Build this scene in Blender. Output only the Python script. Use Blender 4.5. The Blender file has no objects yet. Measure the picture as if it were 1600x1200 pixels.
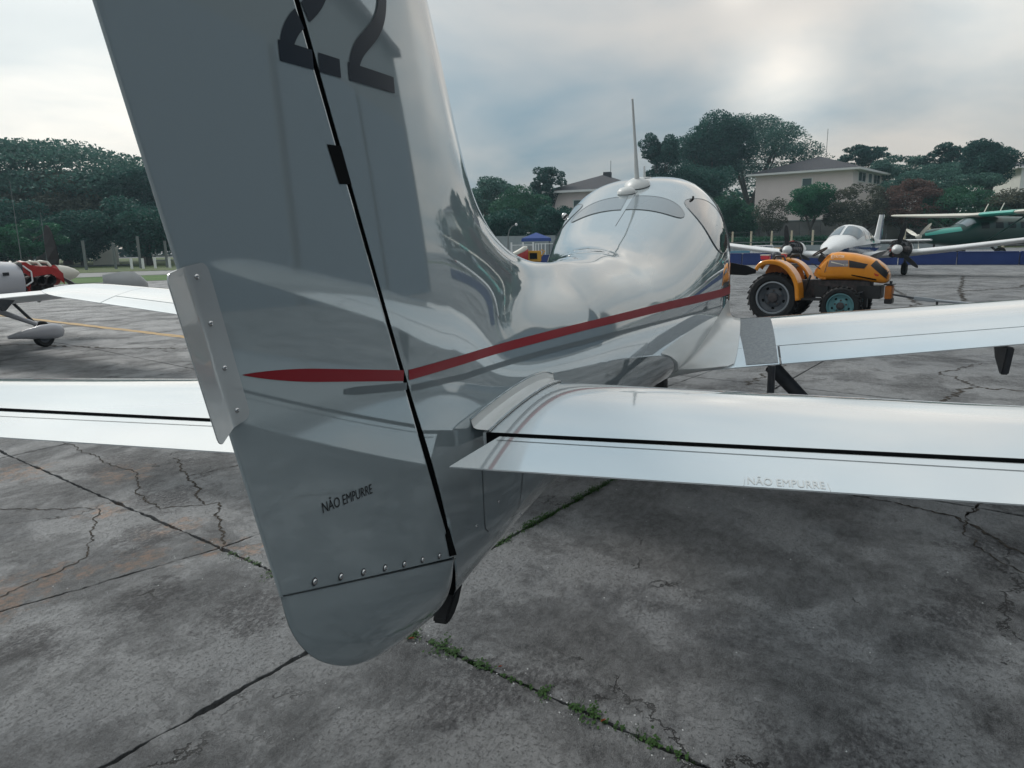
import bpy, bmesh, math, random
import numpy as np
from mathutils import Vector, Matrix

random.seed(7); rng = np.random.default_rng(11)
SC = bpy.context.scene
COL = SC.collection

# ------------------------------------------------------------------ camera
CAM = Vector((-1.493, -0.6119, 1.6958))
FW = Vector((0.93703, 0.28575, -0.20082)); RT = Vector((0.28824, -0.95740, -0.01737)); UP = Vector((0.19722, 0.04161, 0.97948))
YAW, FPX = 0.296, 1091.68
cd = bpy.data.cameras.new('camera'); cam = bpy.data.objects.new('camera', cd); COL.objects.link(cam)
cd.sensor_width = 36; cd.lens = 36 * FPX / 1600; cd.clip_start = .05; cd.clip_end = 2000
cam.matrix_world = Matrix(((RT.x, UP.x, -FW.x, CAM.x), (RT.y, UP.y, -FW.y, CAM.y), (RT.z, UP.z, -FW.z, CAM.z), (0, 0, 0, 1)))
SC.camera = cam

# ------------------------------------------------------------------ world and sun
SUN_AZ, SUN_EL = math.radians(62), math.radians(42)      # azimuth counted from +X towards +Y
sundir = Vector((math.cos(SUN_EL) * math.cos(SUN_AZ), math.cos(SUN_EL) * math.sin(SUN_AZ), math.sin(SUN_EL)))
w = bpy.data.worlds.new('World'); SC.world = w; w.use_nodes = True
nt = w.node_tree; N = nt.nodes; L = nt.links; N.clear()
def nd(t, **k):
    n = N.new(t)
    for a, b in k.items(): setattr(n, a, b)
    return n
def val(n, i, v): n.inputs[i].default_value = v
out = nd('ShaderNodeOutputWorld'); bg = nd('ShaderNodeBackground'); L.new(bg.outputs[0], out.inputs[0])
sky = nd('ShaderNodeTexSky', sky_type='NISHITA', sun_disc=False, sun_elevation=SUN_EL, sun_rotation=math.pi / 2 - SUN_AZ)
skyb = nd('ShaderNodeVectorMath', operation='SCALE'); L.new(sky.outputs[0], skyb.inputs[0]); val(skyb, 3, 0.10)
tc = nd('ShaderNodeTexCoord'); nrm = nd('ShaderNodeVectorMath', operation='NORMALIZE'); L.new(tc.outputs['Generated'], nrm.inputs[0])
sep = nd('ShaderNodeSeparateXYZ'); L.new(nrm.outputs[0], sep.inputs[0])
def m(op, a, b=None, c=None, clamp=False):
    n = nd('ShaderNodeMath', operation=op); n.use_clamp = clamp
    for i, v in enumerate((a, b, c)):
        if v is None: continue
        if isinstance(v, (int, float)): n.inputs[i].default_value = v
        else: L.new(v, n.inputs[i])
    return n.outputs[0]
zc_ = m('MAXIMUM', sep.outputs[2], 0.0)
den = m('ADD', zc_, 0.22)
cmb = nd('ShaderNodeCombineXYZ'); L.new(m('DIVIDE', sep.outputs[0], den), cmb.inputs[0]); L.new(m('DIVIDE', sep.outputs[1], den), cmb.inputs[1])
n1 = nd('ShaderNodeTexNoise'); L.new(cmb.outputs[0], n1.inputs['Vector']); val(n1, 'Scale', 0.85); val(n1, 'Detail', 5.0); val(n1, 'Roughness', .5); val(n1, 'Distortion', .4)
cr = nd('ShaderNodeValToRGB'); L.new(n1.outputs['Fac'], cr.inputs[0])
cr.color_ramp.elements[0].position = .36; cr.color_ramp.elements[0].color = (.225, .315, .375, 1)
cr.color_ramp.elements[1].position = .64; cr.color_ramp.elements[1].color = (.565, .54, .505, 1)
# thin places in the cloud where the hidden sun glows through
glow = None
for (dx, dy, dz), k, p in (((.661, .717, .223), .62, 24), ((.982, -.057, .178), .50, 420), ((.935, -.263, .238), .34, 260), ((.96, .001, .30), .22, 2500), ((.30, .60, .74), .55, 7), ((.90, -.39, .17), .12, 16)):
    dt = nd('ShaderNodeVectorMath', operation='DOT_PRODUCT'); L.new(nrm.outputs[0], dt.inputs[0]); val(dt, 1, Vector((dx, dy, dz)).normalized())
    g = m('MULTIPLY', m('POWER', m('MAXIMUM', dt.outputs['Value'], 0.0), float(p)), k)
    glow = g if glow is None else m('ADD', glow, g)
glow = m('MULTIPLY', glow, m('ADD', m('MULTIPLY', n1.outputs['Fac'], 1.2), .4))
gc = nd('ShaderNodeVectorMath', operation='SCALE'); gc.inputs[0].default_value = (1, .88, .73); L.new(glow, gc.inputs[3])
grad = m('ADD', m('MULTIPLY', zc_, 1.15), 0.84)
cl = nd('ShaderNodeVectorMath', operation='SCALE'); L.new(cr.outputs[0], cl.inputs[0]); L.new(grad, cl.inputs[3])
add = nd('ShaderNodeVectorMath', operation='ADD'); L.new(cl.outputs[0], add.inputs[0]); L.new(gc.outputs[0], add.inputs[1])
mx = nd('ShaderNodeMix', data_type='RGBA'); val(mx, 0, .93); L.new(skyb.outputs[0], mx.inputs[6]); L.new(add.outputs[0], mx.inputs[7])
L.new(mx.outputs[2], bg.inputs[0]); val(bg, 1, 1.0)
sl = bpy.data.lights.new('sun', 'SUN'); sl.energy = 1.6; sl.angle = math.radians(14); sl.color = (1, .97, .92)
so = bpy.data.objects.new('sun', sl); COL.objects.link(so); so.rotation_euler = sundir.to_track_quat('Z', 'Y').to_euler(); so.location = (0, 0, 30)
SC.view_settings.view_transform = 'Standard'; SC.view_settings.look = 'None'; SC.view_settings.exposure = .06; SC.view_settings.gamma = 1
SC.render.engine = 'CYCLES'; SC.cycles.max_bounces = 8; SC.cycles.transparent_max_bounces = 8

# ------------------------------------------------------------------ materials
def mat(name, col, rough=.5, metal=0, spec=.5, coat=0, bump=None, noise=None, trans=0, emis=None):
    mt = bpy.data.materials.new(name); mt.use_nodes = True; t = mt.node_tree; b = t.nodes['Principled BSDF']
    b.inputs['Base Color'].default_value = (*col, 1); b.inputs['Roughness'].default_value = rough; b.inputs['Metallic'].default_value = metal
    b.inputs['Specular IOR Level'].default_value = spec; b.inputs['Coat Weight'].default_value = coat; b.inputs['Coat Roughness'].default_value = .03
    if trans: b.inputs['Transmission Weight'].default_value = trans
    tcn = t.nodes.new('ShaderNodeTexCoord')
    if noise:                      # (scale, amount, second colour)
        nz = t.nodes.new('ShaderNodeTexNoise'); nz.inputs['Scale'].default_value = noise[0]; nz.inputs['Detail'].default_value = 6
        t.links.new(tcn.outputs['Object'], nz.inputs['Vector'])
        rp = t.nodes.new('ShaderNodeValToRGB'); t.links.new(nz.outputs['Fac'], rp.inputs[0])
        rp.color_ramp.elements[0].position = .35; rp.color_ramp.elements[1].position = .68
        rp.color_ramp.elements[0].color = (*col, 1); c2 = noise[2]; a = noise[1]
        rp.color_ramp.elements[1].color = tuple(col[i] * (1 - a) + c2[i] * a for i in range(3)) + (1,)
        t.links.new(rp.outputs[0], b.inputs['Base Color'])
    if bump:                       # (scale, strength, distance)
        nz = t.nodes.new('ShaderNodeTexNoise'); nz.inputs['Scale'].default_value = bump[0]; nz.inputs['Detail'].default_value = 3
        t.links.new(tcn.outputs['Object'], nz.inputs['Vector'])
        bp = t.nodes.new('ShaderNodeBump'); bp.inputs['Strength'].default_value = bump[1]; bp.inputs['Distance'].default_value = bump[2]
        t.links.new(nz.outputs['Fac'], bp.inputs['Height']); t.links.new(bp.outputs[0], b.inputs['Normal'])
    return mt
M = {}
M['paint'] = mat('pearl_grey_paint', (.375, .44, .465), .04, metal=.28, coat=1, noise=(1.7, .3, (.345, .41, .435)), bump=(1.3, .12, .004))
M['wingpaint'] = mat('white_wing_paint', (.78, .83, .85), .06, metal=.55, coat=.8, noise=(2.2, .5, (.68, .71, .73)), bump=(1.3, .25, .004))
M['fairpaint'] = mat('white_gelcoat', (.76, .77, .76), .28, coat=.4, noise=(9, .35, (.62, .62, .58)))
M['red'] = mat('red_stripe', (.27, .003, .012), .4, spec=.25, coat=.05)
M['greystripe'] = mat('grey_stripe', (.12, .15, .165), .35, spec=.3, coat=.15)
M['letter'] = mat('letter_vinyl', (.010, .020, .034), .35, spec=.3, coat=.08)
M['textblack'] = mat('text_black', (.012, .013, .015), .5)
M['textgrey'] = mat('text_grey', (.58, .60, .60), .4, spec=.6)
M['black'] = mat('black_gap', (.006, .007, .008), .9, spec=.1)
M['seam'] = mat('seam_line', (.05, .06, .065), .6)
M['rubber'] = mat('rubber', (.010, .011, .013), .8, noise=(14, .6, (.022, .022, .022)))
M['darkmetal'] = mat('dark_metal', (.05, .055, .065), .5, metal=.4, noise=(20, .5, (.1, .1, .1)))
M['chrome'] = mat('steel', (.6, .6, .6), .2, metal=1)
M['tab'] = mat('tab_paint', (.50, .53, .54), .24, metal=.2, coat=.8, noise=(5, .5, (.36, .38, .39)))
M['sealgrey'] = mat('seal_grey', (.20, .22, .23), .4)
M['walk'] = mat('walkway_grit', (.27, .29, .31), .85, noise=(60, .8, (.38, .40, .41)), bump=(500, .5, .002))
M['glass'] = mat('dark_glass', (.012, .014, .016), .03, spec=.8, coat=1)
M['rearglass'] = mat('rear_glass', (.17, .205, .225), .25, metal=0, coat=.5)
M['antenna'] = mat('antenna_paint', (.62, .63, .62), .4)
M['white'] = mat('white_paint', (.78, .79, .79), .35, noise=(12, .3, (.6, .6, .58)))
M['orange'] = mat('orange_enamel', (.80, .29, .008), .28, coat=.45, noise=(6, .5, (.70, .23, .01)))
M['orangedk'] = mat('orange_dirty', (.50, .15, .01), .5, noise=(9, .7, (.3, .09, .01)))
M['tealrim'] = mat('teal_rim', (.11, .27, .30), .45, noise=(9, .6, (.10, .22, .23)))
M['greyrim'] = mat('grey_rim', (.055, .065, .08), .5, noise=(9, .6, (.10, .11, .12)))
M['rimedge'] = mat('grey_rim_edge', (.34, .37, .40), .4)
M['blackplastic'] = mat('black_plastic', (.016, .017, .02), .4, noise=(30, .5, (.03, .03, .03)))
M['decalgrey'] = mat('decal_grey', (.26, .24, .27), .4)
M['decalred'] = mat('decal_red', (.55, .04, .01), .4)
M['decalwhite'] = mat('decal_white', (.8, .74, .62), .4)
M['redbox'] = mat('red_lamp', (.6, .05, .07), .3)
M['bluewall'] = mat('blue_enamel', (.012, .035, .17), .5, noise=(1.5, .6, (.02, .055, .22)))
M['palewall'] = mat('pale_wall', (.30, .34, .345), .8, noise=(1.2, .6, (.22, .25, .26)))
M['retwall'] = mat('retaining_wall', (.24, .235, .235), .9, noise=(.55, .8, (.14, .135, .14)), bump=(8, .3, .05))
M['house'] = mat('pink_render', (.80, .70, .69), .85, noise=(.8, .4, (.72, .63, .62)))
M['housew'] = mat('cream_render', (.76, .77, .72), .85, noise=(.8, .4, (.48, .49, .47)))
M['roof'] = mat('dark_roof_tiles', (.040, .040, .048), .8, noise=(3, .6, (.065, .055, .06)), bump=(7, .6, .08))
M['trim'] = mat('white_trim', (.72, .73, .72), .6)
M['window'] = mat('far_glass', (.03, .045, .05), .1)
M['shutter'] = mat('teal_shutter', (.07, .11, .12), .5)
M['post'] = mat('cream_post', (.50, .45, .33), .7)
M['cpost'] = mat('concrete_post', (.15, .165, .165), .8)
M['wire'] = mat('wire', (.13, .14, .14), .6)
M['bark'] = mat('bark', (.075, .062, .052), .9, noise=(3, .7, (.14, .125, .115)), bump=(14, .6, .05))
M['tent'] = mat('blue_canvas', (.01, .045, .22), .6)
M['green'] = mat('green_aircraft_paint', (.004, .048, .038), .3, coat=.25)
M['smoked'] = mat('smoked_glass', (.008, .016, .016), .15, spec=.3)
M['palegreen'] = mat('pale_green_paint', (.05, .40, .32), .3, coat=.5)
M['cream'] = mat('cream_aircraft_paint', (.62, .60, .52), .35)
M['bluepaint'] = mat('blue_aircraft_paint', (.012, .05, .13), .2, coat=.8)
M['skybluepaint'] = mat('light_blue_paint', (.12, .32, .44), .3, coat=.4)
M['redbaffle'] = mat('red_engine_baffle', (.38, .02, .018), .45, noise=(11, .6, (.22, .012, .01)))
M['silver'] = mat('silver_paint', (.42, .42, .45), .3, coat=.5)
M['engine'] = mat('engine_dark', (.03, .03, .033), .6, noise=(14, .8, (.10, .08, .08)))
M['yellow'] = mat('yellow_cart', (.62, .33, .02), .5, noise=(8, .5, (.45, .22, .02)))
M['leaflitter'] = mat('dry_leaf', (.30, .07, .025), .7)
M['lamp'] = mat('lamp_head', (.75, .76, .76), .3)
M['yellowline'] = mat('worn_yellow_line', (.46, .28, .09), .7, noise=(7, .75, (.20, .16, .10)))
M['hangar'] = mat('hangar_sheet', (.055, .07, .08), .5, noise=(1.5, .5, (.04, .05, .055)), bump=(3, .3, .03))
M['hangardoor'] = mat('hangar_blue_door', (.035, .065, .10), .5)

def leafmat(name, c1, c2, rough=.6):
    mt = bpy.data.materials.new(name); mt.use_nodes = True; t = mt.node_tree; b = t.nodes['Principled BSDF']
    b.inputs['Roughness'].default_value = rough; b.inputs['Specular IOR Level'].default_value = .25
    g = t.nodes.new('ShaderNodeNewGeometry'); tcn = t.nodes.new('ShaderNodeTexCoord')
    nz = t.nodes.new('ShaderNodeTexNoise'); nz.inputs['Scale'].default_value = .55; nz.inputs['Detail'].default_value = 4; t.links.new(tcn.outputs['Object'], nz.inputs['Vector'])
    ad = t.nodes.new('ShaderNodeMath'); ad.operation = 'MULTIPLY_ADD'; t.links.new(g.outputs['Random Per Island'], ad.inputs[0]); ad.inputs[1].default_value = .5
    sb = t.nodes.new('ShaderNodeMath'); sb.operation = 'SUBTRACT'; t.links.new(nz.outputs['Fac'], sb.inputs[0]); sb.inputs[1].default_value = .22; t.links.new(sb.outputs[0], ad.inputs[2])
    rp = t.nodes.new('ShaderNodeValToRGB'); t.links.new(ad.outputs[0], rp.inputs[0])
    rp.color_ramp.elements[0].position = .15; rp.color_ramp.elements[1].position = .85
    rp.color_ramp.elements[0].color = (*c1, 1); rp.color_ramp.elements[1].color = (*c2, 1)
    t.links.new(rp.outputs[0], b.inputs['Base Color'])
    tr = t.nodes.new('ShaderNodeBsdfTranslucent'); t.links.new(rp.outputs[0], tr.inputs[0]); ms = t.nodes.new('ShaderNodeMixShader'); ms.inputs[0].default_value = .32
    t.links.new(b.outputs[0], ms.inputs[1]); t.links.new(tr.outputs[0], ms.inputs[2]); t.links.new(ms.outputs[0], t.nodes['Material Output'].inputs[0])
    return mt
LF = {'dark': leafmat('leaf_dark', (.007, .046, .040), (.030, .120, .088)), 'mid': leafmat('leaf_mid', (.010, .066, .042), (.048, .165, .085)),
      'umb': leafmat('leaf_umbrella', (.022, .078, .068), (.085, .190, .145)), 'brown': leafmat('leaf_brown', (.075, .045, .040), (.18, .105, .085)),
      'olive': leafmat('leaf_olive', (.045, .058, .042), (.13, .135, .095)), 'bright': leafmat('leaf_bright', (.010, .085, .045), (.04, .18, .085)),
      'pine': leafmat('leaf_pine', (.009, .052, .046), (.034, .115, .090)), 'weed': leafmat('leaf_weed', (.022, .06, .014), (.06, .13, .035))}

# concrete of the apron, in world coordinates so that slabs agree with each other
def concrete():
    mt = bpy.data.materials.new('apron_concrete'); mt.use_nodes = True; t = mt.node_tree; b = t.nodes['Principled BSDF']; k = t.links.new
    def n(ty, **a):
        x = t.nodes.new(ty)
        for q, v in a.items(): setattr(x, q, v)
        return x
    geo = n('ShaderNodeNewGeometry'); P = geo.outputs['Position']
    def noise(sc, det=5, rough=.55, dist=0, vec=None):
        x = n('ShaderNodeTexNoise'); x.inputs['Scale'].default_value = sc; x.inputs['Detail'].default_value = det; x.inputs['Roughness'].default_value = rough; x.inputs['Distortion'].default_value = dist
        k(vec or P, x.inputs['Vector']); return x.outputs['Fac']
    def ramp(f, p0, p1, c0=0., c1=1.):
        r = n('ShaderNodeMapRange'); r.interpolation_type = 'SMOOTHSTEP'; k(f, r.inputs[0]); r.inputs[1].default_value = p0; r.inputs[2].default_value = p1; r.inputs[3].default_value = c0; r.inputs[4].default_value = c1; return r.outputs[0]
    def mm(op, a, c, cl=False):
        x = n('ShaderNodeMath', operation=op); x.use_clamp = cl
        for i, v in enumerate((a, c)):
            if isinstance(v, (int, float)): x.inputs[i].default_value = v
            else: k(v, x.inputs[i])
        return x.outputs[0]
    def mixc(f, a, c):
        x = n('ShaderNodeMix', data_type='RGBA')
        if isinstance(f, float): x.inputs[0].default_value = f
        else: k(f, x.inputs[0])
        for i, v in ((6, a), (7, c)):
            if isinstance(v, tuple): x.inputs[i].default_value = (*v, 1)
            else: k(v, x.inputs[i])
        return x.outputs[2]
    mp = n('ShaderNodeMapping'); mp.inputs['Rotation'].default_value = (0, 0, .5); mp.inputs['Scale'].default_value = (1, 1.7, 1); k(P, mp.inputs['Vector']); PS = mp.outputs[0]
    big = noise(.35, 4); mid = noise(1.6, 7, .62, .6); fine = noise(26, 6, .7, vec=PS); grit = noise(150, 3, .8)
    col = mixc(ramp(big, .35, .65), (.135, .140, .146), (.198, .202, .206))
    col = mixc(ramp(noise(.9, 5, .6), .5, .68, 0, .5), col, (.115, .124, .138))
    stain = mm('MULTIPLY', ramp(mid, .55, .66), ramp(fine, .38, .60))
    col = mixc(mm('MULTIPLY', stain, .72), col, (.030, .030, .033))
    gr1 = noise(11, 12, .82, vec=PS); gr2 = noise(55, 8, .85); gr3 = noise(5, 10, .75, .5)
    sc1 = n('ShaderNodeVectorMath', operation='SCALE'); k(col, sc1.inputs[0]); k(mm('ADD', mm('MULTIPLY', ramp(gr1, .34, .64), .75), .62), sc1.inputs[3]); col = sc1.outputs[0]
    col = mixc(ramp(gr3, .55, .66, 0, .55), col, (.050, .050, .054))
    pits = mm('MULTIPLY', ramp(gr2, .52, .60), ramp(noise(130, 4, .8), .44, .56))
    col = mixc(mm('MULTIPLY', pits, ramp(noise(1.7, 6, .65), .38, .62, .12, 1.)), col, (.034, .034, .036))
    col = mixc(mm('MULTIPLY', ramp(grit, .62, .75), .35), col, (.24, .24, .23))
    crumb = ramp(noise(1.25, 8, .70, .3), .44, .60)
    col = mixc(mm('MULTIPLY', mm('SUBTRACT', 1.0, crumb), .38), col, (.262, .268, .272))
    speck = ramp(noise(150, 6, .8, vec=PS), .50, .60)
    col = mixc(mm('MULTIPLY', mm('MULTIPLY', speck, crumb), .75), col, (.034, .034, .036))
    # worn pinkish aggregate round the broken slab corner at the left
    wear = None
    for (x, y, r) in ((1.62, 2.12, .16), (1.34, 2.42, .20), (1.05, 2.72, .22), (1.75, 2.62, .18), (.80, 2.75, .28), (2.55, 3.75, .30), (1.9, 3.2, .18), (1.62, 1.92, .10), (2.35, 4.6, .3)):
        d = n('ShaderNodeVectorMath', operation='DISTANCE'); k(P, d.inputs[0]); d.inputs[1].default_value = (x, y, 0)
        v = ramp(mm('ADD', d.outputs['Value'], mm('MULTIPLY', mm('SUBTRACT', noise(5.5, 6, .7), .5), .8)), r * .35, r, 1, 0)
        wear = v if wear is None else mm('MAXIMUM', wear, v)
    pk = mixc(ramp(noise(17, 5, .7), .4, .62), (.30, .20, .15), (.15, .145, .135))
    col = mixc(mm('MULTIPLY', wear, ramp(noise(8, 6, .7), .42, .52, 0, .95)), col, pk)
    # oily dark patches
    oil = None
    for (x, y, r) in ((1.12, 1.55, .26), (.95, 2.0, .22), (.45, 2.2, .26), (2.2, 3.0, .35), (1.55, 2.7, .22), (.75, -1.05, .34), (2.0, -1.75, .30), (2.7, -2.05, .25), (.75, .2, .3), (2.7, 4.0, .35)):
        d = n('ShaderNodeVectorMath', operation='DISTANCE'); k(P, d.inputs[0]); d.inputs[1].default_value = (x, y, 0)
        v = ramp(mm('ADD', d.outputs['Value'], mm('MULTIPLY', mm('SUBTRACT', noise(2.6, 9, .74), .5), 1.7)), r * .3, r, 1, 0)
        oil = v if oil is None else mm('MAXIMUM', oil, v)
    col = mixc(mm('MULTIPLY', oil, ramp(fine, .36, .56, .15, .8)), col, (.034, .033, .037))
    # hair cracks
    wv = n('ShaderNodeVectorMath', operation='ADD'); k(P, wv.inputs[0]); nc = n('ShaderNodeTexNoise'); nc.inputs['Scale'].default_value = 2.2; nc.inputs['Detail'].default_value = 6; nc.inputs['Roughness'].default_value = .65; k(P, nc.inputs['Vector'])
    sc_ = n('ShaderNodeVectorMath', operation='SCALE'); k(nc.outputs['Color'], sc_.inputs[0]); sc_.inputs[3].default_value = .7; k(sc_.outputs[0], wv.inputs[1])
    cr_ = None
    for s, wd, lo, hi in ((.42, .010, .48, .56), (1.5, .012, .62, .68)):
        vo = n('ShaderNodeTexVoronoi', feature='DISTANCE_TO_EDGE'); vo.inputs['Scale'].default_value = s; k(wv.outputs[0], vo.inputs['Vector'])
        c = mm('MULTIPLY', ramp(vo.outputs['Distance'], wd * .15, wd * s * .9, 1, 0), ramp(noise(.8 * s + .3, 3), lo, hi))
        cr_ = c if cr_ is None else mm('MAXIMUM', cr_, c)
    col = mixc(mm('MULTIPLY', cr_, .9), col, (.014, .013, .013))
    k(col, b.inputs['Base Color'])
    k(ramp(mid, .3, .7, .50, .72), b.inputs['Roughness']); b.inputs['Specular IOR Level'].default_value = .5
    h = mm('ADD', mm('MULTIPLY', gr1, 1.3), mm('ADD', mm('MULTIPLY', gr2, .35), mm('MULTIPLY', grit, .12))); h = mm('MULTIPLY', h, mm('ADD', mm('MULTIPLY', crumb, .6), .5)); h = mm('SUBTRACT', h, mm('MULTIPLY', mm('MULTIPLY', speck, crumb), .30)); h = mm('SUBTRACT', h, mm('MULTIPLY', pits, .35)); h = mm('SUBTRACT', h, mm('MULTIPLY', cr_, 1.0)); h = mm('SUBTRACT', h, mm('MULTIPLY', wear, .25))
    bp = n('ShaderNodeBump'); bp.inputs['Strength'].default_value = .85; bp.inputs['Distance'].default_value = .022; k(h, bp.inputs['Height']); k(bp.outputs[0], b.inputs['Normal'])
    return mt
M['concrete'] = concrete()
M['soil'] = mat('joint_soil', (.018, .015, .012), .95, noise=(22, .9, (.075, .06, .045)), bump=(60, 1, .02))
M['grass'] = mat('far_grass', (.055, .13, .025), .9, noise=(.5, .8, (.09, .15, .04)), bump=(12, .8, .1))
M['verge'] = mat('dry_verge', (.07, .11, .035), .9, noise=(.7, .8, (.12, .13, .055)), bump=(12, .8, .1))
M['road'] = mat('pale_road', (.20, .205, .205), .8, noise=(.6, .6, (.26, .26, .255)))

# ------------------------------------------------------------------ mesh helpers
def props(o, label=None, cat=None, group=None, kind=None):
    for a, b in (('label', label), ('category', cat), ('group', group), ('kind', kind)):
        if b: o[a] = b
    return o
def mesh(name, v, f, mt, parent=None, smooth=False, auto=None):
    me = bpy.data.meshes.new(name)
    v = np.asarray(v, dtype=np.float32).reshape(-1, 3)
    if isinstance(f, np.ndarray):
        nf, k = f.shape
        me.vertices.add(len(v)); me.vertices.foreach_set('co', v.ravel())
        me.loops.add(nf * k); me.loops.foreach_set('vertex_index', f.ravel().astype(np.int32))
        me.polygons.add(nf); me.polygons.foreach_set('loop_start', np.arange(nf, dtype=np.int32) * k)
        me.update(calc_edges=True)
    else: me.from_pydata([tuple(p) for p in v], [], f)
    me.materials.append(M[mt] if isinstance(mt, str) else mt)
    if smooth:
        me.polygons.foreach_set('use_smooth', [True] * len(me.polygons))
        if auto: me.set_sharp_from_angle(angle=math.radians(auto))
    me.update()
    o = bpy.data.objects.new(name, me); COL.objects.link(o)
    if parent: o.parent = parent
    return o
def empty(name, loc=(0, 0, 0), rz=0):
    o = bpy.data.objects.new(name, None); COL.objects.link(o); o.location = loc; o.rotation_euler = (0, 0, rz); o.empty_display_size = .2
    return o
class B:
    """collects simple solids into one mesh"""
    def __init__(s): s.v = []; s.f = []
    def add(s, v, f):
        n = len(s.v); s.v += [tuple(p) for p in v]; s.f += [tuple(i + n for i in q) for q in f]; return s
    def box(s, c, d, rz=0, ry=0, taper=1):
        x, y, z = (q / 2 for q in d); vs = []
        for sz in (-1, 1):
            t = taper if sz > 0 else 1
            for sx, sy in ((-1, -1), (1, -1), (1, 1), (-1, 1)):
                p = Vector((sx * x * t, sy * y * t, sz * z)); p.rotate(Matrix.Rotation(ry, 3, 'Y')); p.rotate(Matrix.Rotation(rz, 3, 'Z')); vs.append(p + Vector(c))
        return s.add(vs, [(3, 2, 1, 0), (4, 5, 6, 7), (0, 1, 5, 4), (1, 2, 6, 5), (2, 3, 7, 6), (3, 0, 4, 7)])
    def tube(s, pts, r, n=8, cap=True):
        pts = [Vector(p) for p in pts]; rs = r if isinstance(r, (list, tuple)) else [r] * len(pts); vs = []; fs = []
        u = None
        for i, p in enumerate(pts):
            d = (pts[min(i + 1, len(pts) - 1)] - pts[max(i - 1, 0)]).normalized()
            if u is None: u = d.orthogonal().normalized()
            else:
                u = (u - d * u.dot(d)); u = u.normalized() if u.length > 1e-6 else d.orthogonal().normalized()
            q = d.cross(u)
            for k in range(n):
                a = 2 * math.pi * k / n; vs.append(p + (u * math.cos(a) + q * math.sin(a)) * rs[i])
        for i in range(len(pts) - 1):
            for k in range(n): fs.append((i * n + k, i * n + (k + 1) % n, (i + 1) * n + (k + 1) % n, (i + 1) * n + k))
        if cap: fs += [tuple(range(n))[::-1], tuple(range((len(pts) - 1) * n, len(pts) * n))]
        return s.add(vs, fs)
    def lathe(s, prof, origin=(0, 0, 0), axis='Y', n=32):
        """prof: (radius, along)"""
        vs = []; fs = []; o = Vector(origin)
        for r, h in prof:
            for k in range(n):
                a = 2 * math.pi * k / n; c, d = r * math.cos(a), r * math.sin(a)
                vs.append(o + Vector({'Y': (c, h, d), 'X': (h, c, d), 'Z': (c, d, h)}[axis]))
        for i in range(len(prof) - 1):
            for k in range(n): fs.append((i * n + k, i * n + (k + 1) % n, (i + 1) * n + (k + 1) % n, (i + 1) * n + k))
        return s.add(vs, fs)
    def prism(s, poly, y0, y1):
        """polygon in X Z, thickness in Y"""
        n = len(poly); vs = [(x, y0, z) for x, z in poly] + [(x, y1, z) for x, z in poly]
        return s.add(vs, [tuple(range(n)), tuple(range(2 * n - 1, n - 1, -1))] + [(i, i + n, (i + 1) % n + n, (i + 1) % n) for i in range(n)])
    def build(s, name, mt, parent=None, smooth=False, auto=35, bevel=0):
        me_o = mesh(name, s.v, s.f, mt, parent)
        bm = bmesh.new(); bm.from_mesh(me_o.data); bmesh.ops.recalc_face_normals(bm, faces=bm.faces)
        if bevel:
            es = [e for e in bm.edges if len(e.link_faces) == 2 and e.calc_face_angle(0) > math.radians(30)]
            bmesh.ops.bevel(bm, geom=es, offset=bevel, segments=2, affect='EDGES', clamp_overlap=True)
        bm.to_mesh(me_o.data); bm.free()
        if smooth:
            me_o.data.polygons.foreach_set('use_smooth', [True] * len(me_o.data.polygons)); me_o.data.set_sharp_from_angle(angle=math.radians(auto))
        return me_o
def grid(name, P, mt, parent=None, closed=False, flip=False, smooth=True, auto=None):
    """P: array (n, m, 3) of points -> quads"""
    n, mm_, _ = P.shape; i = np.arange(n - 1)[:, None]; j = np.arange(mm_ - (0 if closed else 1))[None, :]
    j2 = (j + 1) % mm_
    a = i * mm_ + j; b = i * mm_ + j2; c = (i + 1) * mm_ + j2; d = (i + 1) * mm_ + j
    f = np.stack([a, b, c, d], -1).reshape(-1, 4)
    if flip: f = f[:, ::-1]
    return mesh(name, P.reshape(-1, 3), f, mt, parent, smooth, auto)
def text_pts(s, size=1.0):
    """2-D triangulated outline of a word, unit height about 0.7"""
    cu = bpy.data.curves.new('lettering', 'FONT'); cu.body = s; cu.size = size; cu.resolution_u = 3
    o = bpy.data.objects.new('lettering', cu); COL.objects.link(o)
    bpy.context.view_layer.update(); dg = bpy.context.evaluated_depsgraph_get(); me = bpy.data.meshes.new_from_object(o.evaluated_get(dg))
    v = np.array([p.co[:] for p in me.vertices]); f = [tuple(p.vertices) for p in me.polygons]
    bpy.data.objects.remove(o); bpy.data.curves.remove(cu); bpy.data.meshes.remove(me)
    return v, f
def at(px, py, dist):
    """point seen at a picture position, at that horizontal distance"""
    d = FW + RT * ((px - 800) / FPX) - UP * ((py - 600) / FPX); return CAM + d * (dist / math.hypot(d.x, d.y))
def place(px, dist, py=385):
    p = at(px, py, dist); return Vector((p.x, p.y, 0)), math.atan2(p.y - CAM.y, p.x - CAM.x)
def zat(px, py, dist): return at(px, py, dist).z

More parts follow.
